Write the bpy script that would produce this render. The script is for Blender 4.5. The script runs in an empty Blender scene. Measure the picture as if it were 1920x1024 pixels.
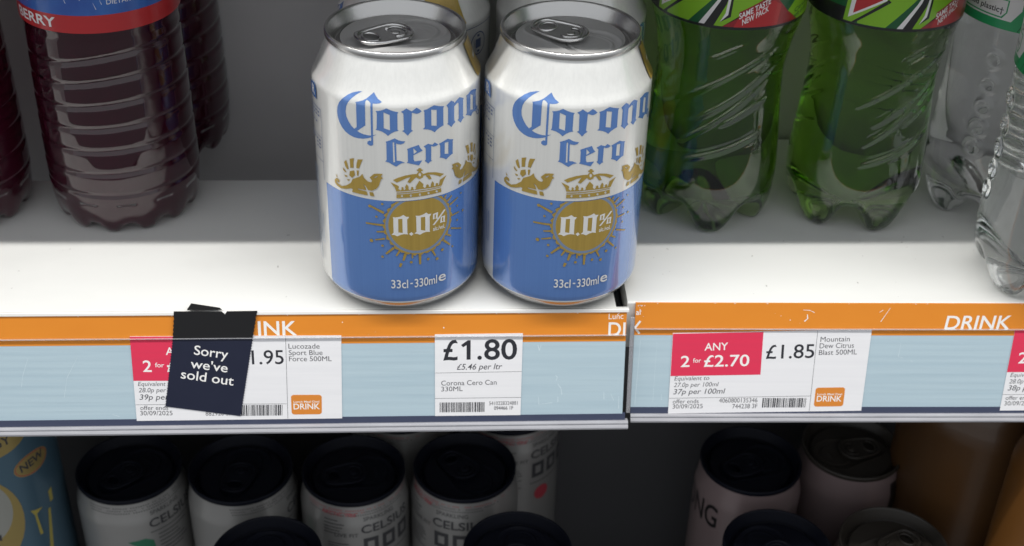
import bpy, math, random
from mathutils import Vector, Matrix
from mathutils.geometry import tessellate_polygon
random.seed(7)
S = 0.001                                   # the script is written in millimetres
sc = bpy.context.scene
COL = sc.collection
R = math.radians

# ------------------------------------------------------------------ camera
def cam_setup():
    f, cx, cy, cz, pitch, yaw, roll = 2454.77, 42.268, -472.466, 311.684, 0.57951, 0.011886, 0.032093
    fw = Vector((math.sin(yaw)*math.cos(pitch), math.cos(yaw)*math.cos(pitch), -math.sin(pitch)))
    r = Vector((math.cos(yaw), -math.sin(yaw), 0)); u = r.cross(fw)
    c, s = math.cos(roll), math.sin(roll)
    r2 = r*c + u*s; u2 = u*c - r*s
    cd = bpy.data.cameras.new('camera'); co = bpy.data.objects.new('camera', cd); COL.objects.link(co)
    m = Matrix((r2, u2, -fw)).transposed().to_4x4(); m.translation = Vector((cx, cy, cz))*S
    co.matrix_world = m
    cd.sensor_width = 36; cd.lens = f/1920*36; cd.clip_start = 0.01; cd.clip_end = 50
    cd.dof.use_dof = True; cd.dof.focus_distance = 0.52; cd.dof.aperture_fstop = 13
    sc.camera = co
cam_setup()

# ------------------------------------------------------------------ world, lamps, exposure
W = bpy.data.worlds.new('World'); sc.world = W; W.use_nodes = True
W.node_tree.nodes['Background'].inputs[0].default_value = (0.93, 0.96, 1.0, 1)
W.node_tree.nodes['Background'].inputs[1].default_value = 0.72
YAW = 0.0564
AY = math.atan(YAW)
def area(name, loc, target, sx, sy, power, color=(1, 1, 1), rotz=None, spread=None):
    l = bpy.data.lights.new(name, 'AREA'); l.shape = 'RECTANGLE'; l.size = sx*S; l.size_y = sy*S
    l.energy = power; l.color = color
    if spread: l.spread = spread
    o = bpy.data.objects.new(name, l); COL.objects.link(o)
    z = (Vector(loc)-Vector(target)).normalized()
    x = Vector((1, YAW, 0)).normalized(); y = z.cross(x).normalized(); x = y.cross(z)
    m = Matrix((x, y, z)).transposed().to_4x4(); m.translation = Vector(loc)*S
    o.matrix_world = m
    return o
# canopy strip light running along the cabinet, above its front edge
area('canopy_light', (40, -207, 700), (40, 0, 30), 2200, 5, 9.2, (1.0, 0.985, 0.95))
# unseen ceiling strips in front of the cabinet, added as front fill
area('ceiling_fill', (-800, -689, 2000), (-800, -50, 90), 1200, 30, 7.5, (1.0, 0.98, 0.95))
area('ceiling_fill', (950, -590, 2000), (950, 50, 90), 1200, 30, 7.5, (1.0, 0.98, 0.95))
sc.view_settings.view_transform = 'Standard'; sc.view_settings.look = 'None'
sc.view_settings.exposure = 0; sc.view_settings.gamma = 1; sc.view_settings.use_curve_mapping = False
sc.render.engine = 'CYCLES'
cy = sc.cycles
cy.use_denoising = True
cy.max_bounces = 12; cy.transmission_bounces = 10; cy.transparent_max_bounces = 12; cy.glossy_bounces = 6
cy.caustics_reflective = False; cy.caustics_refractive = True; cy.blur_glossy = 0.6
cy.sample_clamp_indirect = 4

# ------------------------------------------------------------------ materials
def lin(c):
    c /= 255.0
    return c/12.92 if c <= 0.04045 else ((c+0.055)/1.055)**2.4
def rgb(r, g, b): return (lin(r), lin(g), lin(b), 1)
def mat(name, color, rough=0.5, metal=0.0, spec=0.5, coat=0.0, coat_rough=0.05, trans=0.0, ior=1.45,
        noise=None, bump=None, vol=None, aniso=0.0):
    m = bpy.data.materials.new(name); m.use_nodes = True
    nt = m.node_tree; b = nt.nodes['Principled BSDF']; I = b.inputs
    I['Base Color'].default_value = color; I['Roughness'].default_value = rough; I['Metallic'].default_value = metal
    I['Specular IOR Level'].default_value = spec; I['Coat Weight'].default_value = coat; I['Coat IOR'].default_value = 1.75 if coat > 0.9 else 1.5; I['Coat Roughness'].default_value = coat_rough
    I['Transmission Weight'].default_value = trans; I['IOR'].default_value = ior
    if aniso: I['Anisotropic'].default_value = aniso
    if noise or bump:
        tc = nt.nodes.new('ShaderNodeTexCoord')
    if noise:                                # (scale xyz, amount, colour 2, [lo, hi])
        sx, amt, c2 = noise[:3]; lo, hi = noise[3] if len(noise) > 3 else (0.35, 0.7)
        mp = nt.nodes.new('ShaderNodeMapping'); mp.inputs['Scale'].default_value = sx
        n = nt.nodes.new('ShaderNodeTexNoise'); n.inputs['Scale'].default_value = 1; n.inputs['Detail'].default_value = 5
        rp = nt.nodes.new('ShaderNodeMapRange'); rp.inputs[1].default_value = lo; rp.inputs[2].default_value = hi
        rp.inputs[3].default_value = 0; rp.inputs[4].default_value = amt
        mx = nt.nodes.new('ShaderNodeMix'); mx.data_type = 'RGBA'
        nt.links.new(tc.outputs['Object'], mp.inputs[0]); nt.links.new(mp.outputs[0], n.inputs[0])
        nt.links.new(n.outputs[0], rp.inputs[0]); nt.links.new(rp.outputs[0], mx.inputs[0])
        mx.inputs[6].default_value = color; mx.inputs[7].default_value = c2
        nt.links.new(mx.outputs[2], I['Base Color'])
    if bump:                                 # (scale xyz, strength, distance mm)
        mp = nt.nodes.new('ShaderNodeMapping'); mp.inputs['Scale'].default_value = bump[0]
        n = nt.nodes.new('ShaderNodeTexNoise'); n.inputs['Scale'].default_value = 1; n.inputs['Detail'].default_value = 3
        bp = nt.nodes.new('ShaderNodeBump'); bp.inputs['Strength'].default_value = bump[1]; bp.inputs['Distance'].default_value = bump[2]*S
        nt.links.new(tc.outputs['Object'], mp.inputs[0]); nt.links.new(mp.outputs[0], n.inputs[0])
        nt.links.new(n.outputs[0], bp.inputs['Height']); nt.links.new(bp.outputs[0], I['Normal'])
    if vol:
        v = nt.nodes.new('ShaderNodeVolumeAbsorption'); v.inputs[0].default_value = vol[0]; v.inputs[1].default_value = vol[1]
        nt.links.new(v.outputs[0], nt.nodes['Material Output'].inputs['Volume'])
    return m
def pet(m, ior=1.55, rough=0.03):
    nt = m.node_tree; out = nt.nodes['Material Output']; b = nt.nodes['Principled BSDF']
    g = nt.nodes.new('ShaderNodeBsdfGlossy'); g.inputs['Roughness'].default_value = rough
    f = nt.nodes.new('ShaderNodeFresnel'); f.inputs['IOR'].default_value = ior
    geo = nt.nodes.new('ShaderNodeNewGeometry'); inv = nt.nodes.new('ShaderNodeMath'); inv.operation = 'SUBTRACT'; inv.inputs[0].default_value = 1
    mul = nt.nodes.new('ShaderNodeMath'); mul.operation = 'MULTIPLY'
    mx = nt.nodes.new('ShaderNodeMixShader')
    nt.links.new(geo.outputs['Backfacing'], inv.inputs[1]); nt.links.new(f.outputs[0], mul.inputs[0]); nt.links.new(inv.outputs[0], mul.inputs[1])
    nt.links.new(mul.outputs[0], mx.inputs[0]); nt.links.new(b.outputs[0], mx.inputs[1]); nt.links.new(g.outputs[0], mx.inputs[2]); nt.links.new(mx.outputs[0], out.inputs['Surface'])
M = {}
M['shelf'] = mat('white_shelf_enamel', (0.80, 0.80, 0.775, 1), 0.36, spec=0.45, noise=((14, 30, 14), 0.35, (0.62, 0.62, 0.60, 1), (0.5, 0.85)), bump=((300, 300, 300), 0.05, 0.3))
M['speck'] = mat('dark_scuff', (0.52, 0.51, 0.49, 1), 0.7)
M['wall'] = mat('cabinet_back_panel', (0.40, 0.39, 0.395, 1), 0.5, noise=((9, 9, 9), 0.5, (0.33, 0.325, 0.33, 1)))
M['shopfloor'] = mat('shop_floor_vinyl', (0.16, 0.158, 0.155, 1), 0.35)
M['shadewall'] = mat('back_panel_shaded', (0.085, 0.085, 0.09, 1), 0.6)  # back panel again, with the shade under the shelf put into its colour
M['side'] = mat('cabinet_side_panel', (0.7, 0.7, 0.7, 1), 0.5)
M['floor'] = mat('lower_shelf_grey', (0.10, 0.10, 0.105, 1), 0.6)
M['dark'] = mat('black_gap', (0.012, 0.013, 0.015, 1), 0.6)
M['canwhite'] = mat('can_white_lacquer', (0.76, 0.76, 0.735, 1), 0.30, metal=0.25, spec=0.5, coat=1.0, coat_rough=0.04, bump=((70, 70, 45), 0.12, 0.5), noise=((900, 900, 6), 0.35, (0.62, 0.62, 0.60, 1)))
M['canblue'] = mat('can_blue_ink', (0.108, 0.238, 0.57, 1), 0.26, metal=0.3, coat=1.0, coat_rough=0.04, bump=((70, 70, 45), 0.12, 0.5), noise=((1200, 1200, 4), 0.45, (0.08, 0.19, 0.50, 1)))
M['canink'] = mat('can_navy_ink', (0.10, 0.14, 0.26, 1), 0.35, coat=0.4)
M['cangold'] = mat('can_gold_ink', (0.47, 0.325, 0.075, 1), 0.3, metal=0.4, coat=0.4, noise=((900, 900, 5), 0.5, (0.37, 0.25, 0.055, 1)))
M['canring'] = mat('can_grey_blue_ink', (0.20, 0.27, 0.40, 1), 0.35, metal=0.3, coat=0.4)
M['canlight'] = mat('can_light_ink', (0.72, 0.72, 0.71, 1), 0.32, metal=0.2, coat=0.5)
M['alu'] = mat('bare_aluminium', (0.66, 0.655, 0.65, 1), 0.34, metal=0.5, noise=((60, 900, 60), 0.4, (0.66, 0.65, 0.64, 1)), bump=((200, 2600, 200), 0.08, 0.05))
M['seam'] = mat('rolled_seam_aluminium', (0.60, 0.595, 0.585, 1), 0.26, metal=0.92)
M['alu2'] = mat('bright_aluminium', (0.78, 0.775, 0.77, 1), 0.2, metal=1)
M['orange'] = mat('orange_card', (0.72, 0.245, 0.022, 1), 0.5, spec=0.4, noise=((40, 90, 90), 0.3, (0.66, 0.21, 0.018, 1)))
M['bluestrip'] = mat('pale_blue_card', (0.43, 0.545, 0.605, 1), 0.38, spec=0.5, noise=((3, 260, 420), 0.5, (0.36, 0.475, 0.545, 1), (0.4, 0.65)), bump=((4, 300, 500), 0.25, 0.3))
M['white_plastic'] = mat('white_lip_plastic', (0.82, 0.81, 0.78, 1), 0.35)
M['clear'] = mat('clear_plastic_edge', (0.80, 0.80, 0.84, 1), 0.12, trans=0.75, ior=1.49)
M['lip'] = mat('clear_lip_plastic', (0.38, 0.38, 0.405, 1), 0.16, spec=0.7, coat=0.5, noise=((60, 500, 500), 0.5, (0.27, 0.27, 0.295, 1)))
M['scratch'] = mat('worn_card', (0.54, 0.645, 0.695, 1), 0.4)
M['navy'] = mat('navy_channel', (0.045, 0.055, 0.10, 1), 0.35, noise=((60, 200, 200), 0.3, (0.10, 0.11, 0.15, 1), (0.55, 0.8)))
M['paper'] = mat('tag_paper', (0.79, 0.785, 0.80, 1), 0.5, spec=0.4, noise=((4, 260, 420), 0.4, (0.70, 0.70, 0.725, 1), (0.4, 0.7)))  # horizontal streaks in the tone stand in for the clear cover's reflections
M['ink'] = mat('black_print', (0.02, 0.021, 0.028, 1), 0.5)
M['greyink'] = mat('grey_print', (0.075, 0.075, 0.085, 1), 0.5)
M['pink'] = mat('crimson_print', (0.70, 0.030, 0.085, 1), 0.45, noise=((4, 260, 420), 0.4, (0.62, 0.035, 0.085, 1), (0.4, 0.7)))  # same painted streaks of cover reflection as on the paper
M['badge'] = mat('orange_print', (0.66, 0.225, 0.03, 1), 0.5)
M['whiteprint'] = mat('white_print', (0.84, 0.83, 0.81, 1), 0.5)
M['signreflect'] = mat('sign_card_reflection', (0.0115, 0.0145, 0.034, 1), 0.5, spec=0.35, noise=((70, 70, 70), 0.4, (0.016, 0.02, 0.042, 1)))  # black card; the navy of the cover's reflection is put into its colour
M['signblack'] = mat('sign_black_tape', (0.010, 0.010, 0.011, 1), 0.55, spec=0.3)
M['greenliq'] = mat('green_soda_pet', (1, 1, 1, 1), 0.015, trans=1, ior=1.40, vol=((0.56, 0.79, 0.07, 1), 50))
M['redliq'] = mat('dark_red_drink_pet', (0.12, 0.014, 0.042, 1), 0.03, trans=0.8, ior=1.38, vol=((0.60, 0.10, 0.20, 1), 20))
M['water'] = mat('water_pet', (1, 1, 1, 1), 0.01, trans=1, ior=1.33, vol=((0.90, 0.93, 0.90, 1), 8))
for k_ in ('greenliq', 'redliq', 'water'): pet(M[k_])
M['labgreen'] = mat('label_lime', (0.20, 0.42, 0.02, 1), 0.3, coat=0.4)
M['labdark'] = mat('label_dark_green', (0.008, 0.085, 0.028, 1), 0.3, coat=0.4)
M['labblack'] = mat('label_black', (0.012, 0.012, 0.013, 1), 0.3, coat=0.4)
M['labred'] = mat('label_red', (0.42, 0.022, 0.026, 1), 0.3, coat=0.4)
M['labred2'] = mat('label_deep_red', (0.27, 0.016, 0.022, 1), 0.3, coat=0.4)
M['labwhite'] = mat('label_white', (0.72, 0.70, 0.70, 1), 0.3, coat=0.4)
M['labblue'] = mat('label_blue', (0.035, 0.13, 0.42, 1), 0.3, coat=0.5, noise=((60, 60, 30), 0.8, (0.02, 0.04, 0.25, 1)))
M['labteal'] = mat('label_teal_green', (0.025, 0.30, 0.11, 1), 0.35, coat=0.4)
M['capred'] = mat('cap_red', (0.4, 0.03, 0.03, 1), 0.35)
M['capgreen'] = mat('cap_green', (0.05, 0.3, 0.05, 1), 0.35)
M['capblue'] = mat('cap_blue', (0.05, 0.15, 0.4, 1), 0.35)
M['blacklid'] = mat('black_can_end', (0.005, 0.006, 0.011, 1), 0.42, metal=0.0, spec=0.14)
M['brownlid'] = mat('brown_black_can_end', (0.030, 0.026, 0.022, 1), 0.35, spec=0.4)
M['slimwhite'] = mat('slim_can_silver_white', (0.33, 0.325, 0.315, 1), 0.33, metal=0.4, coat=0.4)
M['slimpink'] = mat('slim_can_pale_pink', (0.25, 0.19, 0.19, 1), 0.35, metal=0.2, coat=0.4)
M['slimgrey'] = mat('grey_print_on_can', (0.05, 0.05, 0.055, 1), 0.4)
M['slimred'] = mat('red_print_on_can', (0.40, 0.05, 0.07, 1), 0.4)
M['slimgreen'] = mat('green_print_on_can', (0.03, 0.16, 0.09, 1), 0.4)
M['bluecan'] = mat('blue_tall_can', (0.085, 0.16, 0.22, 1), 0.3, metal=0.4, coat=0.4)
M['palegold'] = mat('pale_gold_print', (0.42, 0.32, 0.12, 1), 0.3, metal=0.5)
M['cream'] = mat('cream_print', (0.30, 0.30, 0.27, 1), 0.4)
M['yellow'] = mat('yellow_print', (0.38, 0.32, 0.08, 1), 0.4)
M['amber'] = mat('amber_reflection', (0.095, 0.043, 0.014, 1), 0.35, coat=0.2, noise=((25, 25, 18), 0.8, (0.065, 0.036, 0.018, 1)))  # brown of a glass reflection put into a solid colour
M['orangereflect'] = mat('orange_reflection', (0.15, 0.062, 0.014, 1), 0.35, coat=0.3)  # orange of a glass reflection put into a solid colour

# ------------------------------------------------------------------ mesh builder
class MB:
    def __init__(self): self.v = []; self.f = []; self.m = []; self.sm = []; self.mats = []; self.key = {}
    def mi(self, m):
        if m not in self.mats: self.mats.append(m)
        return self.mats.index(m)
    def face(self, idx, m, smooth=True):
        self.f.append(tuple(idx)); self.m.append(self.mi(m)); self.sm.append(smooth)
    def vert(self, p): self.v.append((p[0]*S, p[1]*S, p[2]*S)); return len(self.v)-1
    def kvert(self, k, p):
        if k not in self.key: self.key[k] = self.vert(p)
        return self.key[k]
    def build(self, name, parent=None):
        me = bpy.data.meshes.new(name); me.from_pydata(self.v, [], self.f)
        for m in self.mats: me.materials.append(M[m])
        me.polygons.foreach_set('material_index', self.m); me.polygons.foreach_set('use_smooth', self.sm)
        me.update()
        o = bpy.data.objects.new(name, me); COL.objects.link(o)
        if parent: o.parent = parent
        return o
    # ---- shapes
    def lathe(self, prof, n, m, cx=0, cy=0, close_bottom=False, close_top=False):
        rows = []
        for z, r in prof:
            rows.append([self.vert((cx+r*math.sin(2*math.pi*k/n), cy-r*math.cos(2*math.pi*k/n), z)) for k in range(n)])
        for a, b in zip(rows, rows[1:]):
            for k in range(n):
                k2 = (k+1) % n; self.face((a[k], a[k2], b[k2], b[k]), m)
        if close_bottom: self.face(rows[0][::-1], m, False)
        if close_top: self.face(rows[-1], m, False)
    def box(self, fn, x0, x1, y0, y1, z0, z1, m, bev=0.0):
        """box in the local frame of fn (right-handed x, y, z); optional chamfer on the x-running edges"""
        if bev:
            b = bev
            sec = [(y0+b, z0), (y1-b, z0), (y1, z0+b), (y1, z1-b), (y1-b, z1), (y0+b, z1), (y0, z1-b), (y0, z0+b)]
        else: sec = [(y0, z0), (y1, z0), (y1, z1), (y0, z1)]
        self.extrude_x(fn, sec, x0, x1, m)
    def extrude_x(self, fn, sec, x0, x1, m, smooth=False):
        a = [self.vert(fn(x0, y, z)) for y, z in sec]; b = [self.vert(fn(x1, y, z)) for y, z in sec]
        n = len(sec)
        for k in range(n):
            k2 = (k+1) % n; self.face((a[k], b[k], b[k2], a[k2])[::-1] if False else (b[k], b[k2], a[k2], a[k]), m, smooth)
        self.face(a, m, False); self.face(b[::-1], m, False)
    def tube(self, pts, r, m, n=8, closed=False, fn=None):
        P = [Vector(p) for p in pts]; N = len(P); rings = []
        for i, p in enumerate(P):
            t = (P[(i+1) % N]-P[i-1]) if closed else (P[min(i+1, N-1)]-P[max(i-1, 0)])
            t.normalize(); up = Vector((0, 0, 1)); sx = t.cross(up)
            if sx.length < 1e-4: sx = Vector((1, 0, 0))
            sx.normalize(); uy = sx.cross(t)
            rr = r[i] if isinstance(r, (list, tuple)) else r
            ring = []
            for k in range(n):
                a = 2*math.pi*k/n; q = p+sx*(rr*math.cos(a))+uy*(rr*math.sin(a))
                ring.append(self.vert(fn(*q) if fn else q))
            rings.append(ring)
        for i in range(N if closed else N-1):
            a, b = rings[i], rings[(i+1) % N]
            for k in range(n):
                k2 = (k+1) % n; self.face((a[k], a[k2], b[k2], b[k]), m)
        if not closed: self.face(rings[0][::-1], m, False); self.face(rings[-1], m, False)
    def art(self, fn, shapes, h=0.04, du=None, dh=0.012, vcuts=()):
        """shapes: [(material, tris)] where tris are triangles in (u, v); each shape a hair above the one before it"""
        for i, (m, tris) in enumerate(shapes):
            hh = h+dh*i
            for t in tris:
                for poly in (slice_v(slice_u(t, du), vcuts) if du else [t]):
                    ar = sum(poly[k][0]*poly[(k+1) % len(poly)][1]-poly[(k+1) % len(poly)][0]*poly[k][1] for k in range(len(poly)))
                    if abs(ar) < 1e-7: continue
                    if ar < 0: poly = poly[::-1]
                    idx = []
                    for u, v in poly:
                        k = (i, round(u, 4), round(v, 4), h)
                        j = self.kvert(k, fn(u, v, hh))
                        if j not in idx: idx.append(j)
                    if len(idx) > 2: self.face(idx, m, bool(du))
def clip(poly, u, keep_less):
    out = []
    for k in range(len(poly)):
        a, b = poly[k], poly[(k+1) % len(poly)]
        ia = a[0] <= u if keep_less else a[0] >= u; ib = b[0] <= u if keep_less else b[0] >= u
        if ia: out.append(a)
        if ia != ib:
            t = (u-a[0])/(b[0]-a[0]); out.append((u, a[1]+t*(b[1]-a[1])))
    return out
def slice_u(t, du):
    lo = math.floor(min(p[0] for p in t)/du); hi = math.ceil(max(p[0] for p in t)/du)
    out = []
    for k in range(lo, hi):
        p = clip(clip(list(t), k*du, False), (k+1)*du, True)
        if len(p) > 2: out.append(p)
    return out
def slice_v(polys, cuts):
    for c in cuts:
        nxt = []
        for p in polys:
            q = [(b, a) for a, b in p]
            for keep in (True, False):
                w = clip(q, c, keep) if min(a for a, b in q) < c < max(a for a, b in q) else (q if (max(a for a, b in q) <= c) == keep else [])
                if len(w) > 2: nxt.append([(b, a) for a, b in w])
        polys = nxt
    return polys
def poly(outer, *holes):
    loops = [outer, *holes]; pts = [p for l in loops for p in l]
    tr = tessellate_polygon([[Vector((x, y, 0)) for x, y in l] for l in loops])
    return [tuple((pts[i][0], pts[i][1]) for i in t) for t in tr]
def rect(x0, y0, x1, y1): return [((x0, y0), (x1, y0), (x1, y1)), ((x0, y0), (x1, y1), (x0, y1))]
def circle(cx, cy, r, n=40, ry=None):
    ry = ry or r
    return [(cx+r*math.cos(2*math.pi*k/n), cy+ry*math.sin(2*math.pi*k/n)) for k in range(n)]
def bar(a, b, w, w2=None):
    w2 = w if w2 is None else w2
    d = Vector((b[0]-a[0], b[1]-a[1])).normalized(); n = Vector((-d.y, d.x))
    return poly([(a[0]-n.x*w/2, a[1]-n.y*w/2), (b[0]-n.x*w2/2, b[1]-n.y*w2/2), (b[0]+n.x*w2/2, b[1]+n.y*w2/2), (a[0]+n.x*w/2, a[1]+n.y*w/2)])
_tc = {}
def glyphs(s, bold, shear):
    k = (s, bold, shear)
    if k in _tc: return _tc[k]
    c = bpy.data.curves.new('t', 'FONT'); c.body = s; c.size = 1; c.offset = bold; c.shear = shear; c.resolution_u = 4
    o = bpy.data.objects.new('t', c); COL.objects.link(o); bpy.context.view_layer.update()
    me = o.evaluated_get(bpy.context.evaluated_depsgraph_get()).to_mesh()
    me.calc_loop_triangles()
    tr = [tuple((me.vertices[i].co.x, me.vertices[i].co.y) for i in t.vertices) for t in me.loop_triangles]
    bpy.data.objects.remove(o); bpy.data.curves.remove(c)
    _tc[k] = tr; return tr
CAPH = max(p[1] for t in glyphs('H', 0, 0) for p in t)
def text(s, a, b, cap, bold=0.0, shear=0.0):
    """string whose baseline runs from a to b (its ink ends there), capital height cap"""
    tr = glyphs(s, bold, shear)
    x0 = min(p[0] for t in tr for p in t); x1 = max(p[0] for t in tr for p in t)
    d = Vector((b[0]-a[0], b[1]-a[1])); L = d.length; d.normalize(); n = Vector((-d.y, d.x))
    fx, fy = L/(x1-x0), cap/CAPH
    return [tuple((a[0]+d.x*(p[0]-x0)*fx+n.x*p[1]*fy, a[1]+d.y*(p[0]-x0)*fx+n.y*p[1]*fy) for p in t) for t in tr]

def tag(o, label=None, cat=None, group=None, kind=None):
    if label: o['label'] = label
    if cat: o['category'] = cat
    if group: o['group'] = group
    if kind: o['kind'] = kind
    return o
def empty(name, loc, rotz=0):
    o = bpy.data.objects.new(name, None); o.empty_display_size = 0.02; COL.objects.link(o)
    o.location = Vector(loc)*S; o.rotation_euler = (0, 0, rotz); return o
def dup(o, parent=None, loc=None, rotz=None, label=None):
    c = o.copy(); COL.objects.link(c)
    if parent: c.parent = parent
    if loc is not None: c.location = Vector(loc)*S
    if rotz is not None: c.rotation_euler = (0, 0, rotz)
    if label: c['label'] = label
    for ch in list(o.children): dup(ch, c)
    return c
ident = lambda x, y, z: (x, y, z)

# ------------------------------------------------------------------ the setting: shelves and cabinet panels
def frame_fn(slope, y0):
    e = Vector((1, slope, 0)).normalized(); n = Vector((-e.y, e.x, 0)); p0 = Vector((0, y0, 0))
    return lambda s, d, z: tuple(p0+e*s+n*d+Vector((0, 0, z)))
FL = frame_fn(0.0564, -25.6); FR = frame_fn(0.040, -19.6); FC = frame_fn(0.05, -23)
def structure(name, *boxes):
    b = MB()
    for fn, x0, x1, y0, y1, z0, z1, m, *bv in boxes: b.box(fn, x0, x1, y0, y1, z0, z1, m, *(bv or [0]))
    o = b.build(name); o['kind'] = 'structure'; return o
def shelf(name, fn, x0, x1, depth, seed):
    b = MB(); b.box(fn, x0, x1, -0.6, depth, -24, 0, 'shelf', 0.7)
    rnd = random.Random(seed)
    for k in range(45):                       # scuffs and specks lying on the enamel
        s = rnd.uniform(x0+8, x1-8); d = rnd.uniform(2, 60); r = rnd.choice((0.12, 0.18, 0.25, 0.35)); L = rnd.uniform(1, 3)
        a = rnd.uniform(0, 3.14)
        pts = [(s+r*L*math.cos(t)*math.cos(a)-r*math.sin(t)*math.sin(a), d+r*L*math.cos(t)*math.sin(a)+r*math.sin(t)*math.cos(a)) for t in [k2*math.pi/4 for k2 in range(8)]]
        b.art(lambda u, v, h: fn(u, v, h), [('speck', poly(pts))], h=0.03+0.002*k)
    o = b.build(name); o['kind'] = 'structure'; return o
shelf('shelf', FL, -420, 92.0, 110, 1)
shelf('shelf', FR, 97.0, 520, 150, 2)
structure('back_wall', (FC, -700, 900, 156, 166, -90, 420, 'wall'))
structure('lower_back_wall', (FC, -700, 900, 156.5, 166, -420, -90.2, 'shadewall'))
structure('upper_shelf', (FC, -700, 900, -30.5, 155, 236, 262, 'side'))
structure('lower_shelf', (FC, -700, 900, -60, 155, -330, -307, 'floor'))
structure('side_panel', (FC, -352, -330, -52, 155, -306, 235, 'side'))
structure('side_panel', (FC, 470, 492, -52, 155, -306, 235, 'side'))
structure('floor', (lambda x, y, z: (x, y, z), -3000, 3000, -4000, -260, -960, -900, 'shopfloor'))
structure('shelf_gap', (FL, 92.1, 96.4, 4, 108, -23, -9, 'dark'))

# ------------------------------------------------------------------ price rails
def rail_fn(slope, y0):
    t = R(14); e = Vector((1, slope, 0)).normalized(); n0 = Vector((-e.y, e.x, 0))
    d = -n0*math.sin(t)+Vector((0, 0, -math.cos(t))); n = d.cross(e)
    if n.y > 0: n = -n
    p0 = Vector((0, y0, 0))-n0*1.2
    return lambda s, v, h: tuple(p0+e*s-d*v+n*h)     # v = height up the rail (negative below its top edge)
RL = rail_fn(0.0564, -25.6); RR = rail_fn(0.040, -19.6)
def chips(x0, x1, vtop, n, seed, mean=0.5, ends=()):
    rnd = random.Random(seed); out = []
    for k in range(n):
        s = rnd.uniform(x0, x1); w = rnd.uniform(0.2, 1.3); hh = rnd.uniform(0.1, mean)
        out += poly([(s, vtop+0.02), (s+w*.3, vtop-hh), (s+w*.6, vtop-hh*.5), (s+w, vtop+0.02)])
    for k in range(n//3):
        s = rnd.uniform(x0, x1); v = rnd.uniform(-11, vtop); r = rnd.uniform(0.08, 0.25)
        out += poly(circle(s, v, r, 7, r*rnd.uniform(.5, 1.6)))
    return out
def rail(label, fn, x0, x1, end_slant, top, lettering, chip_sets, extra=()):
    root = empty('price_rail', fn((x0+x1)/2, -56, 0)); inv = root.location
    def F(s, v, h):
        p = fn(s, v, h); return (p[0]-inv.x/S, p[1]-inv.y/S, p[2]-inv.z/S)
    tag(root, label, 'price rail', 'price rails along the shelf front')
    b = MB(); b.box(F, x0, x1, -48.3, -14.6, -1.4, 0, 'bluestrip')
    b.art(F, [('scratch', t) for t in extra], h=0.02, dh=0.002); b.build('blue_strip', root)
    b = MB(); b.box(F, x0, x1, -14.6, top, -1.4, 0.06, 'orange')
    b.art(F, [('whiteprint', chip_sets), *[('whiteprint', t) for t in lettering]], h=0.08, dh=0.004); b.build('orange_strip', root)
    if top < -0.5:
        b = MB(); b.box(F, x0, x1+0.8, top, 0.2, -2.2, 0.7, 'white_plastic', 0.3); b.build('top_lip', root)
    b = MB(); b.box(F, x0, x1, -11.75, -11.35, 0.06, 1.3, 'clear', 0.12); b.build('ledge', root)
    b = MB(); b.box(F, x0, x1+1.2, -51.2, -48.3, -1.4, 0.25, 'navy'); b.build('navy_channel', root)
    b = MB()
    sec = [(-51.2, -1.4), (-51.2, 1.0), (-51.6, 1.7), (-52.1, 1.9), (-52.5, 1.5), (-52.8, 1.5), (-53.2, 2.2), (-53.9, 2.5), (-54.7, 2.2), (-55.2, 1.2), (-55.2, -1.4)]
    b.extrude_x(F, sec[::-1], x0, x1+2.4, 'lip', False)
    b.build('bottom_lip', root)
    if end_slant:
        b = MB(); b.box(F, x0-end_slant, x0-0.15, -51, -6.5, -0.6, 0.4, 'clear', 0.15); b.build('clear_end', root)
    return root
T = lambda s, t: (s, -t)     # measured rail coordinates: s along, t down
def scratch(*pts, w=0.25):
    out = []
    for a, b in zip(pts, pts[1:]): out += bar(T(*a), T(*b), w*0.6, w*1.1)
    return out
lettersL = [text('DR', T(-67.5, 10.6), T(-58.8, 10.6), 6.1, 0.012), text('INK', T(-57.2, 10.6), T(-41.2, 10.6), 6.1, 0.012), text('Lunc', T(88.8, 4.6), T(95.0, 4.5), 2.5, 0.0),
            text('D', T(88.9, 12.1), T(94.2, 12.1), 6.0, 0.012), bar(T(95.6, 12.1), T(95.6, 6.1), 0.95)]
exL = [scratch((59.2, 16), (60, 18.6), w=.5), scratch((60, 18.6), (60.6, 16)), scratch((67, 30), (67.9, 31), (67.3, 32.5), w=.4), scratch((68, 34), (69.5, 36), (70, 39), w=.45),
       scratch((60, 40), (60.2, 43.5), (66, 42.8), w=.3), scratch((68.3, 40), (68.4, 42.5), w=.4), scratch((88, 38), (88.2, 41.5), w=.4), scratch((91, 39), (92.4, 42), w=.3),
       scratch((-152, 20), (-155, 28), (-156, 33), w=.22), scratch((-132, 20), (-137, 29), (-139, 38), w=.2), scratch((-120, 46), (-117, 47), w=.3), scratch((94.5, 40), (94.7, 46), w=.3)]
rail('long price rail with pale blue insert below the two white and blue cans', RL, -330, 96.4, 0, -1.5, lettersL,
     chips(-170, 94, -1.5, 26, 3)+scratch((93.5, 1.6), (92.4, 2.6), w=.3), exL)
lettersR = [text('DRINK', T(233.9, 11.75), T(262.5, 11.55), 6.1, 0.012, 0.12), bar(T(100.5, 11.2), T(102.6, 14.0), 0.9), bar(T(100.6, 11.2), T(102.7, 8.2), 0.9), text('al', T(100.7, 5.4), T(102.6, 5.3), 2.4, 0.01)]
exR = [scratch((110.3, 18), (110, 46), w=.12), scratch((103.2, 17), (102.2, 47), w=.25), scratch((113.5, 42), (113.8, 45), w=.2), scratch((216, 18), (215.5, 24.5), (217.5, 25), w=.2), scratch((221, 26), (222, 27), w=.25)]
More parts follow.
